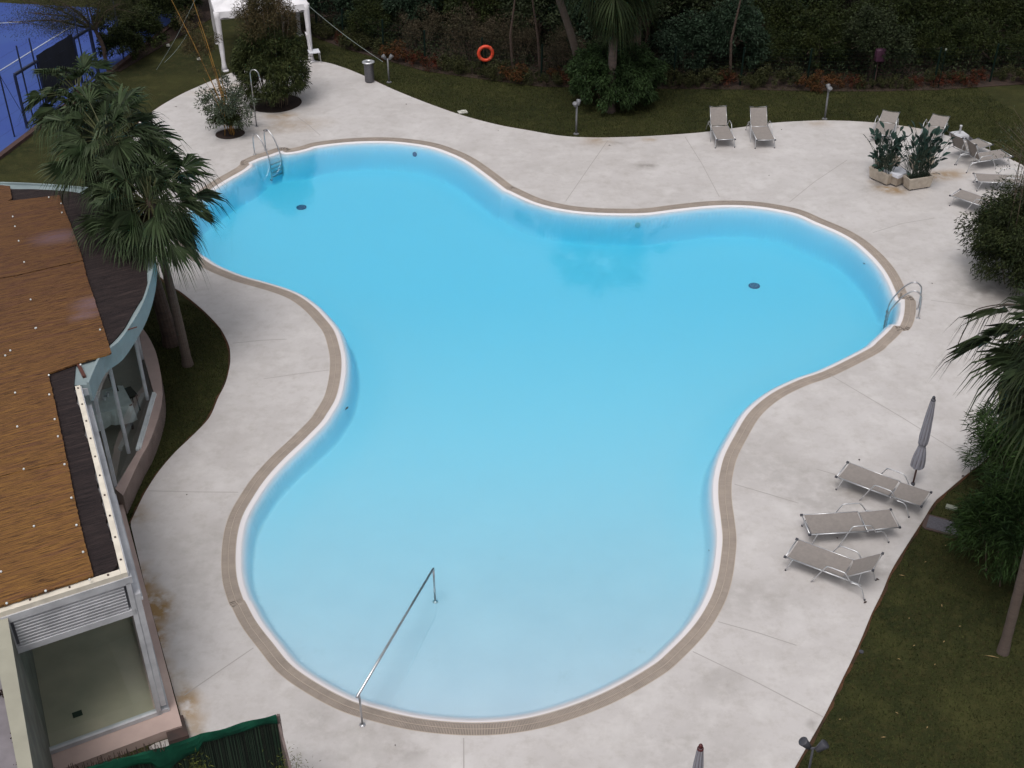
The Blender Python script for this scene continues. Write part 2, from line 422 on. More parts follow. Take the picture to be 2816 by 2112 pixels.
def prof(d):
    """drop below deck level at distance d from the rim: thin wet rim, rounded shoulder, steep wall"""
    rim = .012 + .022 * np.clip(d / .12, 0, 1)
    sh = .12 * np.clip((d - .10) / .15, 0, 1) ** 2.0
    return rim + sh + np.clip(d - .25, 0, 9) * 4.5
def basin_z(P):
    d = dist_loop(P, edge_pool); fd = floor_depth(P); a = prof(d); k = .14 + .32 * fd
    h = np.clip(.5 + .5 * (a - fd) / k, 0, 1)
    return -np.maximum(a * (1 - h) + fd * h - k * h * (1 - h) * .5, .010)
rings = []
for off in (.03, .07, .11, .15, .19, .22, .25, .28, .31, .34, .37, .40, .43, .46, .49, .52, .56, .60, .66, .74, .85):
    q = resample(offset(edge_pool, -off), .13); P = np.array([(a.x, a.y) for a in q]); k = dist_loop(P, edge_pool) > off * .96
    rings += P[k & inside(P, edge_pool)].tolist()

m_basin = mat('depth_tinted_pool_paint', (.66, .715, .79), .6, noise=(1.1, 10, .5), col2=(.60, .66, .74), bump=(25, .15, .004))
def pool_material():
    N = m_basin.node_tree.nodes; L = m_basin.node_tree.links; p = N['Principled BSDF']
    src = p.inputs['Base Color'].links[0].from_socket
    # faint grey dirt patches on the shallow floor
    tc = N.new('ShaderNodeTexCoord'); n = N.new('ShaderNodeTexNoise'); n.inputs['Scale'].default_value = 1.7; n.inputs['Detail'].default_value = 9; n.inputs['Roughness'].default_value = .7
    L.new(tc.outputs['Object'], n.inputs[0]); mr = N.new('ShaderNodeMapRange'); mr.inputs[1].default_value = .60; mr.inputs[2].default_value = .80; mr.inputs[4].default_value = .35
    L.new(n.outputs[0], mr.inputs[0]); mx = N.new('ShaderNodeMix'); mx.data_type = 'RGBA'; L.new(mr.outputs[0], mx.inputs[0]); L.new(src, mx.inputs[6]); mx.inputs[7].default_value = (.42, .46, .47, 1)
    c = mx.outputs[2]
    for nm, col in (('deep', (.64, .755, .84)), ('wall', (.52, .73, .83)), ('rim', (.66, .63, .64))):  # deep and wall tints put water absorption and wall shade into the paint
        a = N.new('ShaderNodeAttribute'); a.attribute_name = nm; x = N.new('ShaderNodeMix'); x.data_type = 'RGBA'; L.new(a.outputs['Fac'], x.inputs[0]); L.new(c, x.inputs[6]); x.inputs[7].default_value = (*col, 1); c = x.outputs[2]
    L.new(c, p.inputs['Base Color'])
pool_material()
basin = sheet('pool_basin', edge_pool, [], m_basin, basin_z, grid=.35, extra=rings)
basin.data.polygons.foreach_set('use_smooth', [True] * len(basin.data.polygons))
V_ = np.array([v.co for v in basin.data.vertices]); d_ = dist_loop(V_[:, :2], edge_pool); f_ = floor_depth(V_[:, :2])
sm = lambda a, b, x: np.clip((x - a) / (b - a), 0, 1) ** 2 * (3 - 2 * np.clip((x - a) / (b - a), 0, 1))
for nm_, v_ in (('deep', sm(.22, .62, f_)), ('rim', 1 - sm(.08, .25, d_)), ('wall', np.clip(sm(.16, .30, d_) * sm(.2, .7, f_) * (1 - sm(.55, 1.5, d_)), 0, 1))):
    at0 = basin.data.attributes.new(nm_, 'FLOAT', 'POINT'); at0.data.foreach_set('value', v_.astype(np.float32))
bvh = BVHTree.FromPolygons([v.co.copy() for v in basin.data.vertices], [tuple(p.vertices) for p in basin.data.polygons])
def B(x, y):
    h = bvh.ray_cast(CAM, ray(x, y).normalized()); return h[0] if h[0] is not None else G(x, y, -.3)

# water: closed body, clear with a blue absorption, soft reflecting surface
m_water = bpy.data.materials.new('pool_water'); m_water.use_nodes = True
nt = m_water.node_tree; N = nt.nodes; L = nt.links; N.remove(N['Principled BSDF']); mo = N['Material Output']
tr = N.new('ShaderNodeBsdfTransparent'); gl = N.new('ShaderNodeBsdfGlossy'); gl.inputs['Roughness'].default_value = .06; gl.inputs['Color'].default_value = (1, 1, 1, 1)
fr = N.new('ShaderNodeFresnel'); fr.inputs['IOR'].default_value = 1.92; mx = N.new('ShaderNodeMixShader')
wv = N.new('ShaderNodeTexNoise'); wv.inputs['Scale'].default_value = 1.6; wv.inputs['Detail'].default_value = 4; tc = N.new('ShaderNodeTexCoord'); L.new(tc.outputs['Object'], wv.inputs[0])
bp = N.new('ShaderNodeBump'); bp.inputs['Strength'].default_value = .35; bp.inputs['Distance'].default_value = .012; L.new(wv.outputs[0], bp.inputs['Height']); L.new(bp.outputs[0], gl.inputs['Normal'])
L.new(fr.outputs[0], mx.inputs[0]); L.new(tr.outputs[0], mx.inputs[1]); L.new(gl.outputs[0], mx.inputs[2]); L.new(mx.outputs[0], mo.inputs['Surface'])
va = N.new('ShaderNodeVolumeAbsorption'); va.inputs['Color'].default_value = (0.0, .90, .99, 1); va.inputs['Density'].default_value = .54; L.new(va.outputs[0], mo.inputs['Volume'])
m_water.cycles.homogeneous_volume = True if hasattr(m_water.cycles, 'homogeneous_volume') else None
tag(MB().prism([(p.x, p.y) for p in offset(edge_pool, -.05)], -3.2, -.034).build('pool_water', m_water), kind='structure')

# ------------------------------------------------------------------ grating of narrow slats round the pool
m_slat = mat('beige_grating_slat', (.40, .335, .285), .75, noise=(3, 5, .6), col2=(.32, .272, .235), island=.04)
m_gap = mat('grating_channel', (.13, .11, .095), .9)
gr = empty('overflow_grating', (0, 0, 0)); tag(gr, 'beige slatted overflow grating running all round the pool rim', 'grating')
ch = MB(); n = len(edge_pool); eo = offset(edge_pool, GW); ei = offset(edge_pool, .004)
ch.add([(p.x, p.y, -.028) for p in ei] + [(p.x, p.y, -.028) for p in eo], [(i, n + i, n + (i + 1) % n, (i + 1) % n) for i in range(n)])
ch.build('channel', m_gap, gr)
fine = resample(edge_pool, .027); nf = len(fine); sl = MB()
for i in range(nf):
    t = (fine[(i + 2) % nf] - fine[i - 2]).normalized(); o = Vector((t.y, -t.x)); p = fine[i]
    for a, b in ((.012, .135), (.155, .278)):
        q = [p + o * a - t * .0085, p + o * a + t * .0085, p + o * b + t * .0085, p + o * b - t * .0085]
        zt = .002; sl.add([(v.x, v.y, zt) for v in q] + [(v.x, v.y, -.02) for v in q], [(0, 3, 2, 1), (0, 1, 5, 4), (1, 2, 6, 5), (2, 3, 7, 6), (3, 0, 4, 7)])
so_ = sl.build('slats', m_slat, gr)
if area(edge_pool) > 0: so_.data.flip_normals()
rib = MB()
for a in (.145, .003, .287):
    q = offset(edge_pool, a); w = .007
    qi, qo = offset(edge_pool, a - w), offset(edge_pool, a + w); m_ = len(qi)
    rib.add([(p.x, p.y, .0035) for p in qi] + [(p.x, p.y, .0035) for p in qo], [(i, m_ + i, m_ + (i + 1) % m_, (i + 1) % m_) for i in range(m_)])
rib.build('rib', mat('grating_rib', (.42, .35, .29), .7), gr)

# ------------------------------------------------------------------ deck
def S3(l, ox, oy, s): return [Vector((g.x, g.y)) for g in Zr(l, ox, oy, s)]
def PX(*l): return [Vector((G(*p).x, G(*p).y)) for p in l]
far_edge = PX((350, 620), (322, 520), (335, 430), (375, 345), (427, 301), (488, 264.5), (549, 236), (639, 199), (700, 182), (770, 170), (837, 165), (895, 171), (949, 187), (1002.5, 209), (1085, 247),
    (1180, 285), (1275, 318), (1370, 343), (1450, 357.6), (1545, 373.4), (1640, 378), (1766, 375), (1893, 367), (1953, 361), (2051, 348), (2116, 338.6), (2200, 333), (2284, 331), (2407, 337),
    (2527, 353), (2606.5, 373.4), (2670, 392), (2733, 418), (2816, 456), (2950, 540), (3050, 640), (3040, 740), (2930, 830), (2830, 900), (2790, 960), (2762, 1023), (2746, 1061))
right_edge = PX((2746, 1150), (2727, 1240), (2700, 1272), (2654, 1307.6), (2590.7, 1361), (2568.5, 1381.6), (2537, 1432), (2496, 1495.6), (2451.5, 1568), (2426, 1628.5), (2397.7, 1685.4), (2369, 1755), (2337.5, 1824.7), (2318.5, 1862.7),
    (2264.8, 1972), (2187, 2108.6), (2130, 2220), (2060, 2400))
left_edge = PX((358, 1438), (386.6, 1378), (405, 1343.7), (437, 1295.6), (480, 1245), (527, 1200), (575.3, 1149), (599.5, 1094.8), (620.5, 1052.6), (632.6, 1001.4), (632.6, 965), (626.6, 941), (605.5, 902), (569.3, 862.7), (539, 835.6), (500, 804), (484, 794), (440, 760), (390, 700))
ledge = [Vector(v) for v in ((-5.9, 15.18), (-8.62, 21.6))]
deck_poly = ([Vector((3.6, 9.5)), Vector((-5.2, 9.5)), Vector((-5.6, 13.0)), Vector((-6.5, 14.9))] + [ledge[0], Vector((-7.45, 18.82))] + catmull(left_edge + far_edge, 4, closed=False) + catmull(right_edge, 4, closed=False))
hole_big = [G(757, 283).xy + Vector((math.cos(a), math.sin(a))) * 1.0 for a in np.linspace(0, 2 * math.pi, 40, endpoint=False)]
hole_small = [G(633, 367).xy + Vector((math.cos(a), math.sin(a))) * .53 for a in np.linspace(0, 2 * math.pi, 28, endpoint=False)]
m_deck = mat('pale_concrete_deck', (.52, .492, .482), .42, noise=(.55, 9, .55), col2=(.43, .402, .388), bump=(45, .25, .004), spec=.6)
def deck_material():
    N = m_deck.node_tree.nodes; L = m_deck.node_tree.links; p = N['Principled BSDF']; src = p.inputs['Base Color'].links[0].from_socket
    tc = N.new('ShaderNodeTexCoord')
    def noise(sc, lo, hi, det=8, rough=.6):
        n = N.new('ShaderNodeTexNoise'); n.inputs['Scale'].default_value = sc; n.inputs['Detail'].default_value = det; n.inputs['Roughness'].default_value = rough
        L.new(tc.outputs['Object'], n.inputs[0]); m = N.new('ShaderNodeMapRange'); m.inputs[1].default_value = lo; m.inputs[2].default_value = hi; L.new(n.outputs[0], m.inputs[0]); return m.outputs[0]
    def mixin(fac, col, base):
        x = N.new('ShaderNodeMix'); x.data_type = 'RGBA'; L.new(fac, x.inputs[0]); L.new(base, x.inputs[6]); x.inputs[7].default_value = (*col, 1); return x.outputs[2]
    def mul(a, b):
        x = N.new('ShaderNodeMath'); x.operation = 'MULTIPLY'; L.new(a, x.inputs[0])
        if isinstance(b, float): x.inputs[1].default_value = b
        else: L.new(b, x.inputs[1])
        return x.outputs[0]
    c = mixin(mul(noise(3.0, .48, .72, 12, .74), .65), (.35, .318, .29), src)      # worn grey-brown smudges
    c = mixin(mul(noise(1.3, .48, .70, 9, .68), .55), (.60, .575, .56), c)
    c = mixin(mul(noise(6.5, .62, .76, 8, .7), .40), (.27, .24, .21), c)
    for nm, col in (('dirt', (.20, .18, .16)), ('rust', (.27, .165, .06))):
        a = N.new('ShaderNodeAttribute'); a.attribute_name = nm
        c = mixin(mul(a.outputs['Fac'], noise(3.2, .30, .55)), col, c)
    L.new(c, p.inputs['Base Color'])
deck_material()
deck = sheet('pool_deck', resample(deck_poly, .16), [resample(edge_out, .12), hole_big, hole_small], m_deck, 0.0, grid=.22, edge=.10)
def paint(o, name, spots):
    V = np.array([v.co for v in o.data.vertices]); a = np.zeros(len(V))
    for (px, py, r, s_, ax, ang) in spots:
        c = G(px, py); dx, dy = V[:, 0] - c.x, V[:, 1] - c.y; ca, sa = math.cos(ang), math.sin(ang)
        u, v = (dx * ca + dy * sa) / (r * ax), (-dx * sa + dy * ca) / r
        a = np.maximum(a, s_ * np.clip(1.35 - np.hypot(u, v), 0, 1))
    at_ = o.data.attributes.new(name, 'FLOAT', 'POINT'); at_.data.foreach_set('value', a.astype(np.float32))
sa = math.atan2(6.28, -2.63)
paint(deck, 'rust', [(408, 1615, .17, 1.0, 2.6, sa), (428, 1668, .30, 1.4, 1.9, sa), (440, 1745, .16, 1.1, 3.4, sa), (470, 1840, .10, .9, 4, sa), (400, 1580, .10, .8, 4, sa), (512, 1935, .26, 1.0, 1.8, sa), (526, 1990, .2, .8, 1.6, sa), (378, 1422, .22, .6, 1.5, 0), (372, 1395, .2, .4, 1.5, 0),
    (2592, 482, .38, .8, 2.4, .25), (2450, 522, .28, 1.0, 1.8, -.4), (2400, 500, .2, .3, 1, 0), (770, 318, .3, .7, 2.2, 0), (780, 340, .5, .4, 1, .6), (1640, 385, .3, .5, 1.6, 0), (1785, 384, .2, .6, 1.4, 0), (1645, 392, .4, .3, 1.5, 0),
    (2520, 340, .8, .25, 2, 0), (2250, 340, .3, .4, 1.5, 0), (430, 1800, .14, .5, 4, sa), (820, 345, .6, .35, 2, .3), (600, 245, .3, .4, 4, .5)])
paint(deck, 'dirt', [(1780, 456, .22, .8, 2, .1), (1700, 392, .2, .5, 2, 0), (2250, 1380, .5, .35, 2, -.6), (2330, 1350, .6, .5, 1.2, 0), (2400, 1560, .5, .4, 2, -.6), (1127, 2068, .16, .8, 1.5, .2), (2231, 1997, .07, 1.6, 1, 0), (907, 1957, .06, 1.4, 1, 0),
    (870, 1975, .4, .35, 1, 0), (1980, 1870, .5, .3, 1, 0), (2080, 1640, .6, .25, 2, 0), (1900, 1000 + 1080, .8, .25, 1.5, 0), (2170, 1310, .5, .3, 2, 0), (470, 2030, .35, .6, 1.6, 0), (2430, 515, .5, .4, 2, 0), (2640, 1300, .4, .4, 2, .5), (2500, 820, .6, .2, 1, 0),
    (2780, 800, 1.4, .6, 1.2, 0), (2000, 1240, 1.0, .18, 1.5, .3), (2130, 1280, .4, .3, 1.5, 0), (730, 356, .5, .3, 1.5, 0), (650, 1470, 1.0, .2, 2, 1), (2560, 1420, .5, .35, 2, .5), (560, 1600, .8, .18, 2, 1), (1010, 2040, .8, .2, 1.5, 0)])

# rusty soil line where the deck edge meets the lawn
eb = MB()
for pl0 in (catmull(left_edge, 4, closed=False), catmull(far_edge, 4, closed=False), catmull(right_edge, 4, closed=False)):
    q = resample(pl0, .25, closed=False); m_ = len(q); L0, L1 = [], []
    for i in range(m_):
        t = (q[min(i + 1, m_ - 1)] - q[max(i - 1, 0)]).normalized(); o = Vector((-t.y, t.x)); w = .045 + random.uniform(-.015, .03); L0.append(q[i] - o * .02); L1.append(q[i] + o * w)
    eb.add([(p.x, p.y, -.012) for p in L0] + [(p.x, p.y, -.018) for p in L1], [(i, i + 1, m_ + i + 1, m_ + i) for i in range(m_ - 1)])
tag(eb.build('deck_edge_soil', mat('rusty_soil', (.085, .035, .014), .95, noise=(2, 5, .7), col2=(.03, .018, .010))), kind='structure')

# thin joints sawn in the deck
jm = MB()
for l in ([(2264, 1972), (2080, 1876), (1905, 1792)], [(1276, 2200), (1275, 2030)], [(507, 1912), (600, 1848), (697, 1782)], [(408, 1350), (530, 1353), (655, 1354)], [(640, 944), (720, 936), (788, 933)],
          [(2020, 1332), (2110, 1358), (2196, 1384)], [(2285, 1033), (2480, 1148), (2672, 1268)], [(1975, 1710), (2090, 1742), (2190, 1775)], [(1884, 377), (1930, 450), (1978, 541)], [(1672, 386), (1620, 460), (1556, 553)],
          [(2172, 790 - 235), (2240, 500), (2330, 440)], [(2560, 826), (2640, 836), (2720, 850)], [(2245, 1290), (2300, 1306)], [(725, 1042), (830, 1027), (905, 1018)], [(818, 322), (850, 345), (880, 372)], [(2400, 640), (2480, 615), (2570, 600)]):
    p = [G(*q) for q in l]
    for a, b in zip(p, p[1:]):
        t = (b - a).normalized() * .5; s_ = Vector((-t.y, t.x, 0)) * .022
        jm.add([(v.x, v.y, .004) for v in (a - s_, b - s_, b + s_, a + s_)], [(0, 1, 2, 3)])
tag(jm.build('deck_joints', m_joint), kind='structure')

# ------------------------------------------------------------------ lawn: one sheet to the horizon, open below pool and deck holes
m_lawn = mat('winter_lawn', (.040, .042, .014), .95, noise=(.35, 8, .6), col2=(.020, .026, .010), bump=(28, .9, .03), spec=.1)
def lawn_material():
    N = m_lawn.node_tree.nodes; L = m_lawn.node_tree.links; p = N['Principled BSDF']; src = p.inputs['Base Color'].links[0].from_socket
    tc = N.new('ShaderNodeTexCoord')
    for sc, lo, hi, col, am in ((9, .45, .75, (.060, .045, .018), .6), (55, .42, .68, (.012, .014, .005), .75), (2.2, .52, .72, (.056, .055, .020), .6), (.8, .50, .68, (.050, .050, .017), .6)):
        n = N.new('ShaderNodeTexNoise'); n.inputs['Scale'].default_value = sc; n.inputs['Detail'].default_value = 6; L.new(tc.outputs['Object'], n.inputs[0])
        m = N.new('ShaderNodeMapRange'); m.inputs[1].default_value = lo; m.inputs[2].default_value = hi; m.inputs[4].default_value = am; L.new(n.outputs[0], m.inputs[0])
        x = N.new('ShaderNodeMix'); x.data_type = 'RGBA'; L.new(m.outputs[0], x.inputs[0]); L.new(src, x.inputs[6]); x.inputs[7].default_value = (*col, 1); src = x.outputs[2]
    L.new(src, p.inputs['Base Color'])
lawn_material()
inner_hole = resample(offset(edge_pool, GW + .12), .5)
outer = [Vector(v) for v in ((-900, -300), (900, -300), (900, 1500), (-900, 1500))]
box_ = [Vector(v) for v in ((-45, 4), (45, 4), (45, 85), (-45, 85))]
sheet('lawn', outer, [inner_hole], m_lawn, -.035, grid=0)
# short blades of grass standing in the lawn that lies near the camera and along the deck
def blades(name, poly, n, h, holes=()):
    P = []; q = np.array([(a[0], a[1]) for a in poly]); lo, hi = q.min(0), q.max(0)
    C = rng.uniform(lo, hi, (n * 3, 2)); k = inside(C, poly)
    for hh in holes: k &= ~inside(C, hh)
    C = C[k][:n]; C3 = np.c_[C, np.full(len(C), -.036)]
    a = rng.uniform(0, 6.28, len(C)); w = .009; hh = h * rng.uniform(.5, 1.3, len(C)); le = rng.normal(size=(len(C), 2)) * h * .5
    dx = np.c_[np.cos(a) * w, np.sin(a) * w, np.zeros(len(C))]; top = np.c_[le, hh]
    V = np.stack([C3 - dx, C3 + dx, C3 + top + dx * .2, C3 + top - dx * .2], 1)
    o = quads_mesh(name, V, m_blade); tag(o, kind='stuff'); return o
m_blade = mat('grass_blade', (.042, .047, .015), .9, island=.7, noise=(.6, 5, .5), col2=(.026, .032, .010), spec=.1)
dp = resample(deck_poly, .4)
g1 = blades('short_grass', [(2, 9), (13, 12), (17, 30), (9, 24)], 90000, .035, [dp]); tag(g1, 'short dull grass of the lawn right of the pool deck', 'grass')
g2 = blades('short_grass', [(-9.9, 20), (-6, 20), (-6, 29), (-12, 32)], 40000, .035, [dp]); tag(g2, 'short dull grass between the deck and the curved glass bay', 'grass')
g3 = blades('short_grass', [(-10, 50), (2, 39), (20, 38), (18, 46.6), (5, 46.8), (-4, 49.5), (-9, 53)], 90000, .05, [dp]); tag(g3, 'strip of dull grass between far deck edge and wire fence', 'grass')

# soil strips: planting holes, foot of the fence hedge, foot of the court hedge
tag(MB().prism([(p.x, p.y) for p in hole_big], -.08, -.03).build('planting_hole_soil', m_soil), kind='structure')
tag(MB().prism([(p.x, p.y) for p in hole_small], -.08, -.03).build('planting_hole_soil', m_soil), kind='structure')
fence_pts = [G(*p) for p in ((800, 60), (872, 92), (945, 120), (1055, 152), (1169, 183), (1325, 205), (1488, 225), (1669, 229), (1850, 231), (2035, 233), (2217, 237), (2400, 238), (2567, 234), (2722, 224), (2900, 212))]
fl = [p.xy for p in fence_pts]
soil = MB(); soil.prism([(p.x, p.y - .45) for p in fl] + [(p.x, p.y + 30) for p in reversed(fl)], -.5, -.015)
tag(soil.build('wood_floor_soil', m_soil), kind='structure')
tag(MB().prism([G(270, 190).xy, G(330, 195).xy, G(440, 130).xy, G(580, 50).xy, G(620, 0).xy, G(500, -40).xy, G(290, 80).xy], -.4, -.012).build('hedge_bed_soil', m_soil), kind='structure')

# ------------------------------------------------------------------ tennis court top left
kA, kB = G(-60, 470), G(183, 285); kd = (kB - kA).normalized(); kn = Vector((-kd.y, kd.x, 0))
if kn.x > 0: kn = -kn
kC = kA + kd * 17.5
cp = [kA, kC, kC + kn * 16, kA + kn * 16]
tag(MB().prism([(p.x, p.y) for p in cp], -.2, -.01).build('tennis_court', m_blue), kind='structure')
kb = MB(); kb.beam(kA + Vector((0, 0, .0)) - kn * .12, kC - kn * .12 + Vector((0, 0, .0)), .22, .16); tag(kb.build('court_kerb', m_kerb), kind='structure')
lb = MB(); lb.beam(G(-40, 219) + Vector((0, 0, -.002)), G(240, 46) + Vector((0, 0, -.002)), .07, .02); lb.beam(G(-40, 66) + Vector((0, 0, -.002)), G(60, 60) + Vector((0, 0, -.002)), .07, .02); tag(lb.build('court_lines', m_line), kind='structure')
#@@PAVILION
# ------------------------------------------------------------------ pavilion with reed covered roof (left)
RZ = 3.5
R0 = Vector((-6.37, 15.48, 0)); s_d = Vector((-2.63, 6.28, 0)).normalized(); f_d = Vector((-1.76, -.90, 0)).normalized(); s_n = Vector((s_d.y, -s_d.x, 0))
def ru(p, z=RZ): return Vector((p[0], p[1], z))
pav = empty('restaurant_pavilion', R0, 0, 'low glazed pavilion with golden reed roof and curved glass bay at left edge', 'building')
def pb(mb, name, m, parent=None, smooth=False):
    """part built in world coordinates under the pavilion"""
    base = parent or pav
    o = mb.build(name, m, None, smooth); o.parent = base; o.matrix_parent_inverse = Matrix.Translation(-Vector(R0)); return o
# plan of roof: straight side, then bay curve
k1 = G(240, 1063, RZ)
bay = [k1.xy] + [G(x, y, 3.18 + .38 * min(1, max(0, (404 - x) / 190)) * (1 if y < 700 else 0)).xy for x, y in ((283, 1023), (330, 985), (365, 935), (391, 890), (410, 840), (423, 780), (424, 720), (405, 650), (365, 590), (300, 545), (220, 520), (120, 511), (0, 506), (-150, 506))]
bay = catmull([Vector(b) for b in bay], 4, closed=False)
side_end = R0 + s_d * ((k1 - R0).dot(s_d))
roof_poly = [R0.xy, side_end.xy] + bay + [Vector((-24, bay[-1].y)), Vector((-24, 8)), (R0 + f_d * 9).xy]
pb(MB().prism([(p.x, p.y) for p in roof_poly], 3.30, 3.46), 'roof_slab', m_white)
# fascia ring of the bay: flat teal cap + drop board
def band(pts, w, z0, z1, closed=False):
    mb = MB(); n = len(pts)
    L_, R_ = [], []
    for i in range(n):
        t = (pts[min(i + 1, n - 1)] - pts[max(i - 1, 0)]).normalized(); o = Vector((t.y, -t.x)); L_.append(pts[i]); R_.append(pts[i] + o * w)
    vs = [(p.x, p.y, z) for z in (z0, z1) for p in L_] + [(p.x, p.y, z) for z in (z0, z1) for p in R_]
    a, b, c, d = 0, n, 2 * n, 3 * n; fs = []
    for i in range(n - 1):
        fs += [(b + i, b + i + 1, d + i + 1, d + i), (a + i + 1, a + i, c + i, c + i + 1), (a + i, a + i + 1, b + i + 1, b + i), (c + i + 1, c + i, d + i, d + i + 1)]
    fs += [(a, b, d, c), (a + n - 1, c + n - 1, d + n - 1, b + n - 1)]
    mb.add(vs, fs); return mb
bayv = [Vector(p) for p in bay]
pb(band(bayv, .05, 3.14, 3.60), 'fascia', m_teal)
pb(band(bayv, -.42, 3.462, 3.545), 'gutter', m_teal)
sp = [R0.xy + (side_end - R0).xy * t for t in np.linspace(0, 1, 12)]
pb(band([Vector(p) for p in sp], .02, 3.05, 3.55), 'fascia', m_white)
pb(band([Vector(p) for p in sp], -.10, 3.462, 3.57), 'gutter', m_cream)
fp = [(R0 + f_d * t).xy for t in np.linspace(9, .1, 12)]
pb(band([Vector(p) for p in fp], -.13, 3.463, 3.572), 'gutter', m_cream)
for t in np.arange(.35, 6, .62): p = R0 + s_d * t - s_n * .05; pb(MB().lathe((p.x, p.y, 3.57), [(.018, 0), (.018, .02), (.001, .025)], 6), 'gutter_bolt', m_rubber)
for t in np.arange(.3, 5, .62): p = R0 + f_d * t + s_d * .07; pb(MB().lathe((p.x, p.y, 3.572), [(.018, 0), (.018, .02), (.001, .025)], 6), 'gutter_bolt', m_rubber)


def reed_mat(name, c1, c2, c3):
    m = bpy.data.materials.new(name); m.use_nodes = True; N = m.node_tree.nodes; L = m.node_tree.links; p = N['Principled BSDF']; p.inputs['Roughness'].default_value = .75; p.inputs['Specular IOR Level'].default_value = .2
    tc = N.new('ShaderNodeTexCoord'); mp = N.new('ShaderNodeMapping'); mp.vector_type = 'POINT'; ang = math.atan2(f_d.y, f_d.x); mp.inputs['Rotation'].default_value = (0, 0, -ang); L.new(tc.outputs['Object'], mp.inputs[0])
    def nz(sx, sy, det, lo, hi):
        q = N.new('ShaderNodeMapping'); q.inputs['Scale'].default_value = (sx, sy, 1); L.new(mp.outputs[0], q.inputs[0]); n = N.new('ShaderNodeTexNoise'); n.inputs['Scale'].default_value = 1; n.inputs['Detail'].default_value = det; n.inputs['Roughness'].default_value = .65
        L.new(q.outputs[0], n.inputs[0]); r = N.new('ShaderNodeMapRange'); r.inputs[1].default_value = lo; r.inputs[2].default_value = hi; L.new(n.outputs[0], r.inputs[0]); return r.outputs[0], n.outputs[0]
    a, ar = nz(3.0, 95, 7, .36, .62); b, _ = nz(1.2, 16, 6, .50, .66); c, _ = nz(3.2, 60, 6, .55, .60)
    x = N.new('ShaderNodeMix'); x.data_type = 'RGBA'; L.new(a, x.inputs[0]); x.inputs[6].default_value = (*c1, 1); x.inputs[7].default_value = (*c2, 1)
    y = N.new('ShaderNodeMix'); y.data_type = 'RGBA'; mm = N.new('ShaderNodeMath'); mm.operation = 'MULTIPLY'; mm.inputs[1].default_value = .6; L.new(b, mm.inputs[0]); L.new(mm.outputs[0], y.inputs[0]); L.new(x.outputs[2], y.inputs[6]); y.inputs[7].default_value = (*c3, 1)
    w = N.new('ShaderNodeMix'); w.data_type = 'RGBA'; m2 = N.new('ShaderNodeMath'); m2.operation = 'MULTIPLY'; m2.inputs[1].default_value = .8; L.new(c, m2.inputs[0]); L.new(m2.outputs[0], w.inputs[0]); L.new(y.outputs[2], w.inputs[6]); w.inputs[7].default_value = (c2[0] * .3, c2[1] * .3, c2[2] * .35, 1)
    at_ = N.new('ShaderNodeAttribute'); at_.attribute_name = 'bleach'; m3 = N.new('ShaderNodeMath'); m3.operation = 'MULTIPLY'; L.new(at_.outputs['Fac'], m3.inputs[0]); L.new(a, m3.inputs[1])
    v = N.new('ShaderNodeMix'); v.data_type = 'RGBA'; L.new(m3.outputs[0], v.inputs[0]); L.new(w.outputs[2], v.inputs[6]); v.inputs[7].default_value = (.23, .155, .14, 1)
    aa = N.new('ShaderNodeAttribute'); aa.attribute_name = 'aged'; va_ = N.new('ShaderNodeMix'); va_.data_type = 'RGBA'; va_.blend_type = 'MULTIPLY'; L.new(aa.outputs['Fac'], va_.inputs[0]); L.new(v.outputs[2], va_.inputs[6]); va_.inputs[7].default_value = (.52, .50, .80, 1); v = va_
    L.new(v.outputs[2], p.inputs['Base Color']); bpn = N.new('ShaderNodeBump'); bpn.inputs['Strength'].default_value = .9; bpn.inputs['Distance'].default_value = .02; L.new(ar, bpn.inputs['Height']); L.new(bpn.outputs[0], p.inputs['Normal'])
    return m
m_gold = reed_mat('golden_reed', (.27, .135, .034), (.105, .048, .020), (.12, .05, .035))
m_old = reed_mat('old_black_reed', (.030, .020, .019), (.014, .010, .011), (.055, .038, .035))
def inset_roof():
    # slightly ragged dark mat over the whole roof, inside the gutters
    pts = [(R0 - s_n * .10 + f_d * .12 + s_d * .13).xy] + [(R0 + s_d * t - s_n * (.11 + random.uniform(-.012, .035))).xy for t in np.arange(.25, 5.9, .12)]
    e = R0 + s_d * 5.95
    ins = [Vector(p) for p in (G(x, y, 3.5).xy for x, y in ((210, 1014), (250, 985), (300, 958), (340, 915), (366, 870), (388, 834), (404, 815), (406, 785), (402, 730), (388, 660), (350, 600), (290, 560), (210, 536), (110, 528), (30, 527), (-150, 525)))]
    pts += catmull(ins, 4, closed=False)
    return pts + [Vector((-23, 31)), Vector((-23, 9)), (R0 + f_d * 9 + s_d * .25).xy]
dr = sheet('old_reed_mat', inset_roof(), [], m_old, 3.575, grid=.5, edge=.09, kind=None); dr.parent = pav; dr.matrix_parent_inverse = Matrix.Translation(-Vector(R0))
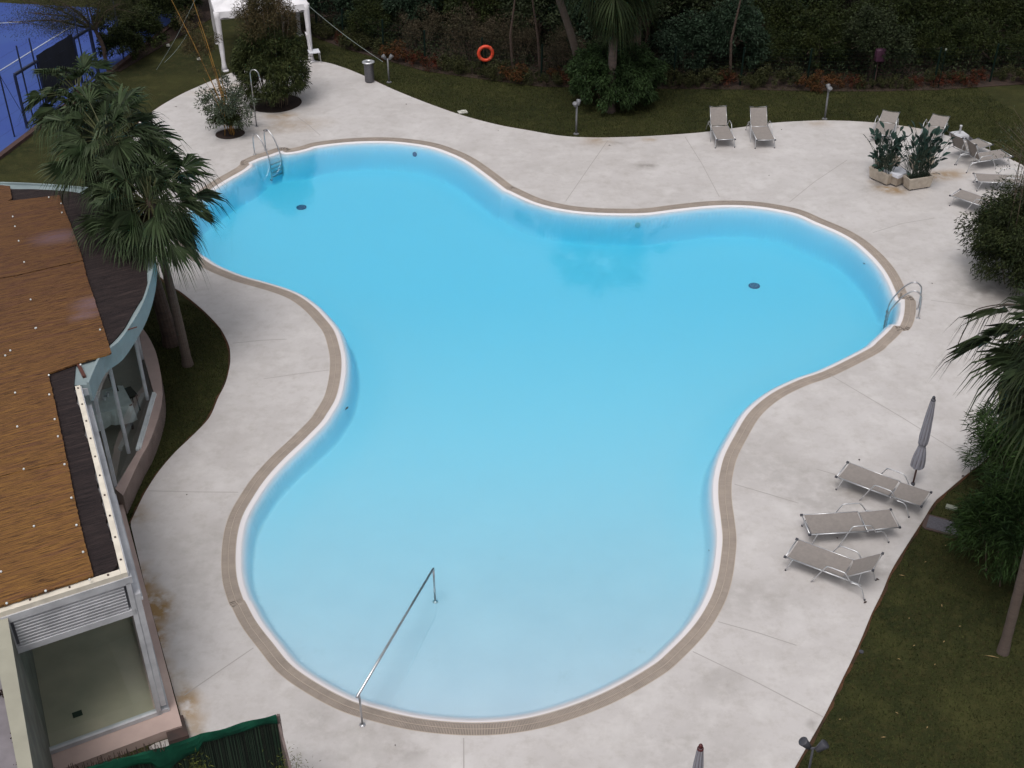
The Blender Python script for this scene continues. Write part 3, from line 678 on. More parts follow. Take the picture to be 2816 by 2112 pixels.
def gold(px, z, seam_name='reed_mat', jag=.007):
    q = [G(x, y, 3.6).xy for x, y in px]; q = [Vector(p) for p in resample([Vector(p) for p in q], .07)]
    q = [p + Vector((random.uniform(-jag, jag), random.uniform(-jag, jag))) for p in q]
    o = sheet(seam_name, q, [], m_gold, z, grid=.16, edge=.035, kind=None)
    V = np.array([v.co for v in o.data.vertices]); a = np.zeros(len(V))
    ag = np.clip((V[:, 1] - 16.5) / 9, 0, 1) * .75; at1 = o.data.attributes.new('aged', 'FLOAT', 'POINT'); at1.data.foreach_set('value', ag.astype(np.float32))
    for (x, y, rx, ry) in ((163, 655, .55, .32), (250, 838, .34, .30), (235, 870, .3, .16)):
        c = G(x, y, 3.6); u = (V[:, 0] - c.x) * f_d.x + (V[:, 1] - c.y) * f_d.y; w = (V[:, 0] - c.x) * s_d.x + (V[:, 1] - c.y) * s_d.y; a = np.maximum(a, np.clip(1.5 - np.hypot(u / rx, w / ry), 0, 1))
    at_ = o.data.attributes.new('bleach', 'FLOAT', 'POINT'); at_.data.foreach_set('value', a.astype(np.float32))
    o.parent = pav; o.matrix_parent_inverse = Matrix.Translation(-Vector(R0)); return o
gold([(-200, 500), (0, 512), (28, 515), (34, 550), (19, 557), (90, 549), (165, 540), (180, 585), (196, 622), (216, 680), (229, 719), (130, 741), (40, 762), (-200, 800)], 3.640)
gold([(-200, 798), (40, 764), (130, 743), (229, 721), (240, 765), (252, 800), (259, 820), (283, 896), (307, 975), (220, 1000), (134, 1030), (146, 1084), (-200, 1200)], 3.632)
gold([(-200, 1195), (60, 1112), (146, 1082), (158, 1140), (169, 1192), (180, 1242), (186, 1272), (80, 1296), (0, 1315), (-200, 1360)], 3.644)
gold([(-200, 1358), (80, 1293), (186, 1270), (198, 1330), (217, 1425), (238, 1510), (258, 1586), (200, 1606), (110, 1635), (9, 1668), (-200, 1735)], 3.634)
fz = 3.67
for x, y in ((28, 962), (97, 901), (14, 936 + 40), (134, 1030), (135, 1083), (41, 1078), (150, 1151), (47, 1171), (159, 1198), (177, 1275), (65, 1288), (196, 1367), (93, 1445), (210, 1442), (228, 1516), (246, 1592), (125, 1623), (18, 1657), (2, 1570), (221, 1001), (134, 541), (168, 558), (170, 583), (41, 621), (51, 661), (66, 719), (84, 822), (275, 905), (35, 594), (99, 900)):
    p = G(x, y, fz); mb = MB(); mb.lathe((p.x, p.y, fz - .025), [(.019, 0), (.019, .02), (.010, .028), (.001, .029)], 10); pb(mb, 'reed_fastener', m_cloth)
# red-brown strut that pokes out below the upper mat
st = MB(); st.beam(G(214, 1000, 3.58), G(232, 1036, 3.58), .07, .05); pb(st, 'timber_strut', m_wood)
for (x0, y0, x1, y1) in ((345, 909, 377, 899),): st = MB(); st.tube([G(x0, y0, 3.58), G(x1, y1, 3.58)], .014, 6); pb(st, 'tie_bar', m_wood)

# front wall: louvre above one big pane
fw = 1.98
def FP(t, z, o=0.0): return R0 + f_d * t + s_d * o + Vector((0, 0, z))      # along the front, o>0 into the building
fr_ = MB(); up = Vector((0, 0, 1))
fr_.box(FP(fw / 2, 3.40, .03), (fw + .1, .10, .14), math.atan2(f_d.y, f_d.x))
fr_.box(FP(.03, 1.75, .03), (.08, .10, 3.2), math.atan2(f_d.y, f_d.x)); fr_.box(FP(fw - .02, 3.02, .03), (.08, .10, .68), math.atan2(f_d.y, f_d.x))
fr_.box(FP(fw / 2, 2.70, .03), (fw, .10, .12), math.atan2(f_d.y, f_d.x)); fr_.box(FP(fw / 2, .21, .03), (fw, .10, .09), math.atan2(f_d.y, f_d.x))
pb(fr_, 'window_frame', m_white)
lv = MB()
for k in range(9):
    lv.box(FP(fw / 2, 2.795 + k * .065, .02 - .0), (fw - .22, .05, .042), math.atan2(f_d.y, f_d.x), Matrix.Rotation(R(-12), 3, 'X'))
lvo = pb(lv, 'louvre', m_white)
lb_ = MB(); lb_.box(FP(fw / 2, 3.02, .085), (fw - .1, .02, .58), math.atan2(f_d.y, f_d.x)); pb(lb_, 'louvre_backing', mat('grey_shade', (.16, .16, .18), .6))
m_glass = bpy.data.materials.new('window_glass'); m_glass.use_nodes = True
N = m_glass.node_tree.nodes; L = m_glass.node_tree.links; N.remove(N['Principled BSDF']); t_ = N.new('ShaderNodeBsdfTransparent'); t_.inputs[0].default_value = (.90, .95, .93, 1); g_ = N.new('ShaderNodeBsdfGlossy'); g_.inputs['Roughness'].default_value = .02
f_ = N.new('ShaderNodeFresnel'); gb = N.new('ShaderNodeNewGeometry'); mi = N.new('ShaderNodeMapRange'); mi.inputs[3].default_value = 1.5; mi.inputs[4].default_value = 1 / 1.5; L.new(gb.outputs['Backfacing'], mi.inputs[0]); L.new(mi.outputs[0], f_.inputs[0]); x_ = N.new('ShaderNodeMixShader'); L.new(f_.outputs[0], x_.inputs[0]); L.new(t_.outputs[0], x_.inputs[1]); L.new(g_.outputs[0], x_.inputs[2]); L.new(x_.outputs[0], N['Material Output'].inputs['Surface'])
gp_ = MB(); gp_.add([FP(.07, .25, .03), FP(fw - .06, .25, .03), FP(fw - .06, 2.64, .03), FP(.07, 2.64, .03)], [(0, 1, 2, 3)]); pb(gp_, 'glass_pane', m_glass)
# side wall glazing
def SP(t, z, o=0.0): return R0 + s_d * t + s_n * (o + .10) + Vector((0, 0, z))
SL = (side_end - R0).length; sl_ = MB(); ang_s = math.atan2(s_d.y, s_d.x)
sl_.box(SP(SL / 2, .20, -.03), (SL, .12, .08), ang_s); sl_.box(SP(SL / 2, 3.0, -.03), (SL, .12, .12), ang_s)
for t in (.03, 1.52, 3.0, 4.5, SL - .03): sl_.box(SP(t, 1.7, -.03), (.07, .10, 2.7), ang_s)
sl_.box(SP(SL * .5, .18, .03), (SL, .05, .05), ang_s); sl_.box(SP(1.5, 2.93, .03), (3.0, .04, .05), ang_s)
pb(sl_, 'window_frame', m_white)
for a, b in ((.07, 1.48), (1.56, 2.96), (3.04, 4.46), (4.54, SL - .07)):
    q = MB(); q.add([SP(a, .24, -.03), SP(b, .24, -.03), SP(b, 2.94, -.03), SP(a, 2.94, -.03)], [(0, 1, 2, 3)]); pb(q, 'glass_pane', m_glass)
# pink plinth: side, front, bay
pl = MB(); sn = s_n * .29
pl.prism([v.xy for v in (R0 - s_d * .42 + sn + Vector((0, 0, 0)), R0 + s_d * 6.35 + sn, R0 + s_d * 6.35 - s_n * .1, R0 - s_n * .1 - s_d * .42)], -.1, .16)
pl.prism([v.xy for v in (R0 - s_n * .1 - s_d * .42, R0 - s_n * .1 + s_d * .06, R0 + f_d * (fw + .1) + s_d * .06, R0 + f_d * (fw + .1) - s_d * .42)], -.1, .157)
pb(pl, 'plinth', m_pink)
PO = [G(x, y, .5).xy for x, y in ((338, 1362), (352, 1333), (385, 1262), (411, 1214), (434, 1151), (446, 1097), (445, 1053.6), (438.7, 1010), (428, 967), (410.5, 930), (389, 899.5), (350, 860), (300, 830), (200, 800))]
PI_ = [G(x, y, .5).xy for x, y in ((200, 850), (300, 870), (350, 885), (383, 905), (391, 967), (406, 1020), (422, 1078), (402, 1150), (378, 1240), (316, 1343.7))]
po = catmull([Vector(p) for p in PO], 4, closed=False)
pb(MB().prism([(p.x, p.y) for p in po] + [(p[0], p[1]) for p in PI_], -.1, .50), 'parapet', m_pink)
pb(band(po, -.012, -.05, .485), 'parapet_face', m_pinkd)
# bay glazing follows the inner line of the parapet
gi = [Vector(p) for p in PI_[3:]][::-1]        # near -> far
gl_pts = [gi[0], gi[1], gi[2], gi[3], gi[4], gi[5], gi[6]]
tr_ = MB(); tr_.beam(ru(gl_pts[0], .525), ru(gl_pts[3], .525), .02, .04) if False else None
tr_.beam(ru(G(378, 1240, .5), .53), ru(G(424, 1083, .5), .53), .07, .05); tr_.beam(ru(G(386, 1236, .5), .53), ru(G(429, 1086, .5), .53), .03, .05); pb(tr_, 'sliding_track', m_cloth)
for x, y in ((406, 1097), (354, 1243), (391, 985), (318, 1335)):
    p = G(x, y, .5); pb(MB().box((p.x, p.y, 1.85), (.075, .075, 2.75), .3), 'window_frame', m_white)
gg = [G(x, y, .5).xy for x, y in ((318, 1338), (354, 1243), (406, 1097), (391, 985), (385, 910))]
for a, b in zip(gg, gg[1:]):
    q = MB(); q.add([ru(a, .5), ru(b, .5), ru(b, 3.05), ru(a, 3.05)], [(0, 1, 2, 3)]); pb(q, 'glass_pane', m_glass)
# floors and inner walls
fl_ = MB(); fl_.prism([v.xy for v in (R0 - s_n * .1 + s_d * .05, R0 + s_d * 6.3 - s_n * .1, R0 + s_d * 6.3 + f_d * 2.5, R0 + f_d * 1.95 + s_d * .05)], -.1, .05); pb(fl_, 'floor', m_tile)
dfp = [Vector(p) for p in PI_] 
fl2 = MB(); fl2.prism([(p.x, p.y) for p in dfp] + [(-8.75, 21.9), (-11.2, 21.4), (-15, 24), (-15, 29)], -.1, .06); pb(fl2, 'dining_floor', m_dining)
dg = MB(); c = G(213, 1964, .05); dg.box((c.x, c.y, .055), (.17, .13, .012), math.atan2(f_d.y, f_d.x)); pb(dg, 'floor_drain', mat('green_drain', (.02, .035, .025), .6))
# partition between room and bay, rear wall deep inside (dark room)
pt = MB(); a = R0 + s_d * 6.45; pt.beam((a - s_n * .2) + Vector((0, 0, 1.7)), (a + f_d * 6) + Vector((0, 0, 1.7)), .12, 3.3); pb(pt, 'partition', m_wallc)
rw = MB(); rw.beam(Vector((-14.5, 20, 1.7)), Vector((-14.5, 31, 1.7)), .2, 3.3); pb(rw, 'rear_wall', m_wallc)

# tall cream wall that runs out from the corner of the pavilion
wl = Vector((-8.15, 14.73, 0)); wd = Vector((-1.19, 2.67, 0)).normalized(); wn = Vector((-wd.y, wd.x, 0))
if wn.x > 0: wn = -wn
cw = empty('garden_wall', wl, 0, 'tall cream wall with painted shade on its inner face left of the open patio floor', 'wall')
def cwp(mb, name, m): o = mb.build(name, m); o.parent = cw; o.matrix_parent_inverse = Matrix.Translation(-wl); return o
a, b = wl - wd * 6.0, wl + wd * 6.2
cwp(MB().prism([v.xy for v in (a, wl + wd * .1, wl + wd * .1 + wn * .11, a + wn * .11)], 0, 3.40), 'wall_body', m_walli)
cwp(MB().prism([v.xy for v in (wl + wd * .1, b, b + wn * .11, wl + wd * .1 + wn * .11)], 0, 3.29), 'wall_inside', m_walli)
cwp(MB().prism([v.xy for v in (a - wn * .01, wl + wd * .1 - wn * .01, wl + wd * .1 + wn * .27, a + wn * .12)], 3.401, 3.44), 'wall_cap', m_wallc)
cwp(MB().prism([v.xy for v in (a + wn * .125, wl + wd * .2 + wn * .125, wl + wd * .2 + wn * .72, a + wn * .72)], 2.6, 3.30), 'lower_coping', m_lilac)
for (x, y, w) in ((8, 1908, .12), (40, 2028, .11), (54, 2092, .11)):
    p = G(x, y, 3.32); q = leaves(np.tile(np.array([[p.x, p.y, 3.33]]), (14, 1)) + rng.normal(size=(14, 3)) * np.array([.035, .06, .01]), .09, .04)
    o = quads_mesh('dead_leaf_clump', q, m_soil); tag(o, 'dark clump of dead leaves lying on the grey coping', 'leaves', 'dead leaf clumps on the grey coping')

# dining table with cloth, items and chair behind the curved glass
tc_ = G(283, 1105, .78); tb = empty('dining_table', (tc_.x, tc_.y, .06), .5, 'dining table under a white cloth behind the curved glass bay', 'table')
t1 = MB(); t1.box((0, 0, .72), (1.15, .95, .03)); 
n_ = 40; ring_t = []; ring_b = []
def sq(a, hx, hy): c, s_ = math.cos(a), math.sin(a); k = 1 / max(abs(c) / hx, abs(s_) / hy); return c * k, s_ * k
for i in range(n_):
    a = 6.2832 * i / n_; x, y = sq(a, .585, .485); ring_t.append((x, y, .742)); k = 1.04 + .03 * math.sin(i * 3.7); ring_b.append((x * k, y * k, .36 - .10 * abs(math.sin(2 * a))))
t1.build('table_top', m_wood, tb)
cl = MB(); cl.add(ring_t + ring_b, [tuple(range(n_))] + [(n_ + i, n_ + (i + 1) % n_, (i + 1) % n_, i) for i in range(n_)]); cl.build('leg_skirt', m_cloth, tb) if False else None
for sx in (-.48, .48):
    for sy in (-.38, .38): MB().box((sx, sy, .35), (.05, .05, .7)).build('leg', m_rubber, tb)
clo = cl.build('tablecloth', m_cloth); clo.location = tb.location; clo.rotation_euler = (0, 0, .5); tag(clo, 'white cloth hanging over the dining table inside the bay', 'tablecloth')
for i, (dx, dy) in enumerate(((-.12, .1), (.05, .02), (.16, .14))):
    g = MB(); v = Vector((dx, dy, 0)); v.rotate(Matrix.Rotation(.5, 3, 'Z')); g.lathe((tc_.x + v.x, tc_.y + v.y, .803), [(.03, 0), (.035, .01), (.03, .03), (.045, .10), (.04, .10)], 10)
    tag(g.build('glass_cup', m_whitebox), ('pale cup at the left on the white tablecloth', 'pale cup in the middle of the white tablecloth', 'pale cup at the right on the white tablecloth')[i], 'cup', 'cups on the white tablecloth')
cc = G(345, 1085, .5); cr_ = empty('dining_chair', (cc.x, cc.y, .06), 2.2, 'black dining chair beside the white table behind curved glass', 'chair')
MB().box((0, 0, .45), (.45, .45, .05)).build('seat', m_black, cr_); q = MB(); q.box((0, .21, .74), (.44, .04, .55), 0, Matrix.Rotation(R(-8), 3, 'X')); q.build('backrest', m_black, cr_)
for sx in (-.19, .19):
    for sy in (-.19, .19): MB().tube([(sx, sy, .43), (sx * 1.1, sy * 1.1, 0)], .016, 6).build('leg', m_black, cr_)

# dark timber box on the deck against the plinth
bx = MB(); P4 = [G(452, 1992), G(506, 1978), G(522, 2034), G(466, 2052)]
bxo = MB().prism([p.xy for p in P4], 0, .12).build('low_timber_box', m_rubber); tag(bxo, 'low dark box tucked between pink plinth and green netted fence', 'box')

# reed screen with green netting, bottom left
Ft = G(760, 1970, 1.95); Fl = G(230, 2112, 1.95); fd = (Fl - Ft); fd.z = 0; flen = fd.length + 2.5; fd.normalize(); fnn = Vector((-fd.y, fd.x, 0))
if fnn.y > 0: fnn = -fnn
sc = empty('reed_screen', (Ft.x, Ft.y, 0), 0, 'reed screen wrapped in green netting at the bottom left', 'fence')
def scp(mb, name, m): o = mb.build(name, m); o.parent = sc; o.matrix_parent_inverse = Matrix.Translation(-Vector((Ft.x, Ft.y, 0))); return o
F0 = Vector((Ft.x, Ft.y, 0)); rd = MB(); tips = MB()
for i in range(int(flen / .016)):
    t = i * .016; o = random.uniform(-.012, .012); h = 1.88 + random.uniform(-.02, .02)
    p = F0 + fd * t + fnn * o; le = random.uniform(-.02, .02)
    rd.beam(p, p + fd * le + Vector((0, 0, h)), .010, .010)
    if t > 1.75: q = p + Vector((0, 0, h)); tips.beam(q, q + fd * random.uniform(-.02, .02) + Vector((0, 0, random.uniform(.05, .24))), .009, .009)
bk = MB(); bk.beam(F0 - fnn * .03 + Vector((0, 0, .93)), F0 + fd * flen - fnn * .03 + Vector((0, 0, .93)), .02, 1.86); scp(bk, 'backing_net', mat('dark_net', (.004, .013, .008), .9)); scp(rd, 'reeds', m_reedg); scp(tips, 'reed_tips', m_reedt)
nv = []; nn = 60; rows = [(.0, 2.0), (.025, 1.99), (.05, 1.93), (.06, 1.86), (.04, 1.80)]
for i in range(nn + 1):
    t = flen * i / nn; sag = .03 * math.sin(t * 2.3) + .02 * math.sin(t * 6.1) - (.08 if 1.2 < t < 2.0 else 0)
    for j, (o, z) in enumerate(rows):
        p = F0 + fd * t + fnn * (o + .015 * math.sin(t * 9 + j)); nv.append((p.x, p.y, z + sag * (j * .5 + .2) - (0.04 if t > 1.7 else 0)))
k = len(rows); nt_ = MB(); nt_.add(nv, [(i * k + j, (i + 1) * k + j, (i + 1) * k + j + 1, i * k + j + 1) for i in range(nn) for j in range(k - 1)]); scp(nt_, 'netting', m_net)
pp = MB(); pp.beam(F0 - fd * .03, F0 - fd * .03 + Vector((0, 0, 1.97)), .05, .05); scp(pp, 'post', m_flag)
pp = MB(); pp.beam(F0 - fd * .03 - Vector((0, 0, 0)), F0 - fd * .03 + fnn * 4, .05, .05); pp.beam(F0 - fd * .02 + fnn * 2 + Vector((0, 0, .9)), F0 - fd * .02 + Vector((0, 0, .9)), .04, 1.8); scp(pp, 'side_board', m_flag)
#@@OBJECTS
# ------------------------------------------------------------------ sun loungers
def make_lounger(loc, ang, back, label, flatlift=0):
    t = empty('sun_lounger', loc, ang, label, 'sun lounger', 'grey sling sun loungers on the pool deck')
    L_, W, H, HG = 1.93, .64, .33, 1.22
    fr = MB()
    for s in (-1, 1): fr.tube([(0, s * W / 2, H), (1.60, s * W / 2, H)] if back > 25 else [(0, s * W / 2, H), (HG, s * W / 2, H)], .014, 8)
    fr.tube([(.0, -W / 2, H), (.0, W / 2, H)], .014, 8); fr.tube([(HG + .02, -W / 2, H - .02), (HG + .02, W / 2, H - .02)], .012, 8)
    fr.build('frame', m_alu, t, True)
    se = MB(); n = 10; vs = []
    for i in range(n + 1):
        for j in range(7):
            x = .045 + (HG - .07) * i / n; y = (j / 6 - .5) * (W - .03); sag = -.028 * math.sin(math.pi * j / 6) * (.6 + .4 * math.sin(math.pi * i / n)); vs.append((x, y, H + .013 + sag))
    se.add(vs, [(i * 7 + j, (i + 1) * 7 + j, (i + 1) * 7 + j + 1, i * 7 + j + 1) for i in range(n) for j in range(6)]); se.build('seat_sling', m_mesh, t, True)
    cb, sb = math.cos(R(back)), math.sin(R(back)); BL = .70
    def bp(u, y, o=0): return (HG + cb * u - sb * o, y, H + sb * u + cb * o)
    br = MB()
    br.tube([bp(0, -W / 2 + .03), bp(BL, -W / 2 + .03), bp(BL, W / 2 - .03), bp(0, W / 2 - .03)], .013, 8)
    bro = br.build('backrest', m_alu, t, True)
    bs = MB(); vs = []
    for i in range(7):
        for j in range(7):
            u = .02 + (BL - .05) * i / 6; y = (j / 6 - .5) * (W - .07); vs.append(bp(u, y, .012 - .02 * math.sin(math.pi * j / 6)))
    bs.add(vs, [(i * 7 + j, (i + 1) * 7 + j, (i + 1) * 7 + j + 1, i * 7 + j + 1) for i in range(6) for j in range(6)]); bs.build('back_sling', m_mesh, bro, True)
    for s in (-1, 1):
        y = s * (W / 2 + .045)
        a = MB(); a.tube(chaikin([(.62, y + s * .03, 0), (.86, y, .50), (.90, y, .53), (1.22, y, .53), (1.27, y, .51), (1.40, y - s * .01, H)], 1), .0125, 8); a.build('armrest', m_alu, t, True)
        l = MB(); l.tube(chaikin([(.16, s * W / 2, H), (.10, s * (W / 2 + .01), .15), (.05, s * (W / 2 + .02), 0)], 1), .0125, 8); l.build('leg', m_alu, t, True)
        l = MB(); l.tube(chaikin([(1.38, y - s * .01, H), (1.58, s * W / 2, H - .02), (1.66, s * (W / 2 + .01), .16), (1.72, s * (W / 2 + .02), 0)], 1), .0125, 8); l.build('leg', m_alu, t, True)
        c = MB(); c.box((-.005, s * W / 2, H), (.055, .045, .038)); c.build('corner_cap', m_cap, t)
        c = MB(); p = bp(BL, s * (W / 2 - .03)); c.box(p, (.045, .045, .038)); c.build('corner_cap', m_cap, t)
        for xx_ in (.05, 1.72): MB().lathe((xx_, s * (W / 2 + .02), 0), [(.02, 0), (.02, .03), (.012, .035)], 8).build('foot_cap', m_cap, t)
        if back > 25:
            q = MB(); q.tube([bp(.42, s * (W / 2 - .06)), (1.52, s * (W / 2 - .06), H - .03)], .009, 6); q.build('back_stay', m_alu, t, True)
    return t
def lounger(foot, head, back, label):
    f, h = Vector(foot[:2]), Vector(head[:2]); d = h - f
    return make_lounger((f.x, f.y, 0), math.atan2(d.y, d.x), back, label)
def mid(a, b, z=.33): return (G(*a, z) + G(*b, z)) / 2
lounger(mid((2331, 1271), (2301, 1312)), mid((2564, 1358), (2542, 1401)), 3, 'flat grey sun lounger right beside the closed umbrella pole')
lounger(mid((2208, 1415), (2224, 1472)), mid((2455, 1402), (2480, 1456)), 3, 'flat grey sun lounger with torn sling corner, middle of the near three')
lounger(mid((2192, 1484.5), (2160, 1530)), mid((2348.6, 1543), (2321.7, 1589)), 40, 'nearest grey sun lounger, its backrest raised, at the edge of the lawn')
lounger(mid((1976, 384.5), (2017, 383)), mid((1955, 346), (1998, 345)), 56, 'left one of the upright pair of sun loungers at the far deck edge')
lounger(mid((2084.5, 386), (2129, 384.5)), mid((2064, 346), (2108, 345)), 56, 'right one of the upright pair of sun loungers at the far deck edge')
lounger(mid((2396, 366), (2448, 376)), (13.78, 42.9), 14, 'sun lounger with low backrest behind the left planter, pointing to the lawn')
lounger(mid((2530, 370), (2572, 392)), (15.20, 42.0), 14, 'sun lounger with low backrest beside the white umbrella base')
lounger((16.35, 40.35), (15.31, 39.72), 58, 'sun lounger seen side on, its backrest tilted left of the straight upright one')
lounger((16.75, 39.35), (15.59, 39.0), 64, 'sun lounger with the most upright backrest, seen from behind near the planters')
lounger((14.12, 36.35), (15.0, 35.45), 3, 'flat sun lounger half hidden by the leafy bush at the right edge')
lounger((15.1, 37.45), (16.5, 37.25), 3, 'flat sun lounger behind bare twigs, right of the planters')

# ------------------------------------------------------------------ umbrellas
def umbrella(base, top, label):
    t = empty('closed_umbrella', base, 0, label, 'umbrella'); lean = Vector(top) - Vector(base); H = lean.z
    ax = lambda z: Vector((lean.x * z / H, lean.y * z / H, z))
    MB().tube([ax(0), ax(H)], .021, 10).build('pole', m_wood, t, True)
    prof = [(H - .03, .035), (H - .10, .055), (H - .4, .082), (H - .75, .102), (H - 1.0, .115), (H - 1.18, .108), (H - 1.26, .072), (H - 1.32, .095), (H - 1.48, .130), (H - 1.64, .150), (H - 1.78, .155), (H - 1.79, .13)]
    nn = 48; vs = []
    for i, (z, r) in enumerate(prof):
        for k in range(nn):
            a = 6.2832 * k / nn; fold = .80 + .20 * abs(math.sin(4 * a + i * .28)); zz = z - (.05 * abs(math.cos(4 * a + i * .28)) if i > 8 else 0); c = ax(zz); vs.append((c.x + math.cos(a) * r * fold, c.y + math.sin(a) * r * fold, zz))
    m = MB(); m.add(vs, [(i * nn + k, (i + 1) * nn + k, (i + 1) * nn + (k + 1) % nn, i * nn + (k + 1) % nn) for i in range(len(prof) - 1) for k in range(nn)]); can = m.build('canopy', m_umb, t)
    for q in range(8):
        pts = []
        for i, (z, r) in enumerate(prof[:-1]): a = q * .7854 - i * .07; c = ax(z); pts.append((c.x + math.cos(a) * (r * .83), c.y + math.sin(a) * (r * .83), z))
        MB().tube(pts, .0045, 4).build('seam', m_umbs, can)
    c = ax(H - 1.26); MB().tube([c - Vector((0, 0, .03)), c + Vector((0, 0, .03))], .078, 16).build('strap', m_umb, can)
    c = ax(H); m = MB(); m.lathe(c - Vector((0, 0, .04)), [(.001, .085), (.02, .08), (.034, .055), (.034, .03), (.02, .005), (.05, 0), (.052, -.03)], 14); m.build('finial', m_red if top[1] < 15 else m_cap, t, True)
    m = MB(); m.lathe((0, 0, 0), [(.045, 0), (.045, .05), (.03, .07), (.022, .07)], 12); m.build('ground_sleeve', m_cap, t)
b = G(2510, 1333); umbrella(b, G(2568, 1094, 2.33), 'closed grey umbrella on a brown pole behind the near sun loungers')
b2 = G(1927, 2052, 2.33); umbrella(Vector((b2.x - .02, b2.y, 0)), b2, 'tip of a closed striped umbrella with red finial at the bottom edge')
ub = G(2637, 377); t = empty('umbrella_base', ub, .25, 'white square umbrella base standing on the far lawn', 'umbrella base')
m = MB(); P_ = [(.27, -.2), (.27, .2), (.2, .27), (-.2, .27), (-.27, .2), (-.27, -.2), (-.2, -.27), (.2, -.27)]; m.prism(P_, -.03, .10); m.prism([(x * .9, y * .9) for x, y in P_], .10, .13); m.build('block', m_white, t)
MB().lathe((0, 0, .13), [(.035, 0), (.035, .26), (.045, .27), (.045, .31), (.025, .31), (.025, .1)], 12).build('tube', m_white, t, True)
MB().box((0, -.05, -.028), (.85, .75, .02)).build('flagstone', m_lidg, t)

# ------------------------------------------------------------------ pool ladders, handrail, shower
def ladder(base_a, base_b, inn, label, drop=1.25):
    """base_a/base_b: deck flanges; inn: unit vector to the water"""
    o = (base_a + base_b) / 2; t = empty('pool_ladder', o, 0, label, 'pool ladder', 'steel pool ladders'); bots = []
    for b in (base_a, base_b):
        l = b - o; pts = [l, l + Vector((0, 0, .62)), l + Vector((0, 0, .74)) + inn * .06, l + Vector((0, 0, .82)) + inn * .17, l + Vector((0, 0, .80)) + inn * .30, l + Vector((0, 0, .60)) + inn * .52, l + inn * .72 + Vector((0, 0, .22)), l + inn * .78 + Vector((0, 0, .05)), l + inn * .80 + Vector((0, 0, -.2)), l + inn * .80 + Vector((0, 0, -drop))]
        MB().tube(chaikin(pts, 2), .021, 10).build('rail', m_steel, t, True)
        MB().lathe(l, [(.055, 0), (.055, .012), (.03, .02), (.022, .03)], 14).build('flange', m_steel, t); bots.append(l + inn * .80)
    for k in range(4):
        z = -.17 - k * .155; a, b = bots; u_ = (b - a).normalized(); m = MB(); m.beam(a + Vector((0, 0, z)), b + Vector((0, 0, z)), .07, .022); m.build('rung', m_steel, t)
    for a in bots: m = MB(); m.tube([a + Vector((0, 0, -drop)), a + Vector((0, 0, -drop)) - inn * .14], .018, 8); m.build('stop', m_cap, t)
a, b = G(701, 425), G(731, 413); u_ = (b - a).normalized(); mid_ = (a + b) / 2
a, b = mid_ - u_ * .25, mid_ + u_ * .25
ladder(a, b, Vector((u_.y, -u_.x, 0)).normalized(), 'steel pool ladder at the far left recess near the bamboo', .74)
a, b = G(2525, 874), G(2525, 851); u_ = (b - a).normalized(); mid_ = (a + b) / 2; a, b = mid_ - u_ * .25, mid_ + u_ * .25
rin = Vector((-u_.y, u_.x, 0)).normalized(); ladder(a, b, rin, 'steel pool ladder at the right recess of the pool', .74)

hb = B(1197, 1655); ha = G(997, 1994); t = empty('pool_handrail', ha, 0, 'sloping steel handrail from the deck into the shallow end', 'handrail')
ta = G(990, 1910, .80) - ha; ta = Vector((0, 0, .82)); tb_ = Vector((hb.x - ha.x, hb.y - ha.y, .60)); dd = (tb_ - ta).normalized()
MB().tube([Vector((0, 0, 0)), ta], .019, 10).build('post', m_steel, t, True); MB().tube([hb - ha, tb_], .021, 10).build('post', m_steel, t, True)
MB().tube([ta - dd * .10, tb_ + dd * .0], .024, 12).build('rail', m_steel, t, True)
for q in (Vector((0, 0, 0)), hb - ha): MB().lathe(q, [(.055, 0), (.055, .012), (.03, .022), (.02, .03)], 16).build('flange', m_steel, t)

sb_ = G(706, 347.6); t = empty('outdoor_shower', sb_, 0, 'tall hooked steel shower pipe beside the bamboo clump', 'shower')
pts = [(0, 0, 0), (0, 0, 1.95)] + [(.17 - .17 * math.cos(a), -.10 * (1 - math.cos(a)) * .6, 1.95 + .2 * math.sin(a)) for a in np.linspace(.3, 2.9, 8)] + [(.35, -.12, 1.85)]
MB().tube(pts, .021, 10).build('pipe', m_steel, t, True); MB().lathe((.355, -.12, 1.80), [(.04, 0), (.035, .04), (.015, .07)], 12).build('shower_head', m_steel, t)
MB().lathe((0, 0, 0), [(.06, 0), (.06, .015), (.03, .025)], 14).build('flange', m_steel, t); m = MB(); m.tube([(0, 0, 1.05), (.09, -.03, 1.05)], .018, 8); m.build('valve', m_steel, t)
c = G(731, 359); tag(MB().lathe((c.x, c.y, 0), [(.10, .003), (.10, .008), (.001, .009)], 16).build('shower_drain', m_lidg), 'small round drain lid set in the deck by the shower', 'drain')

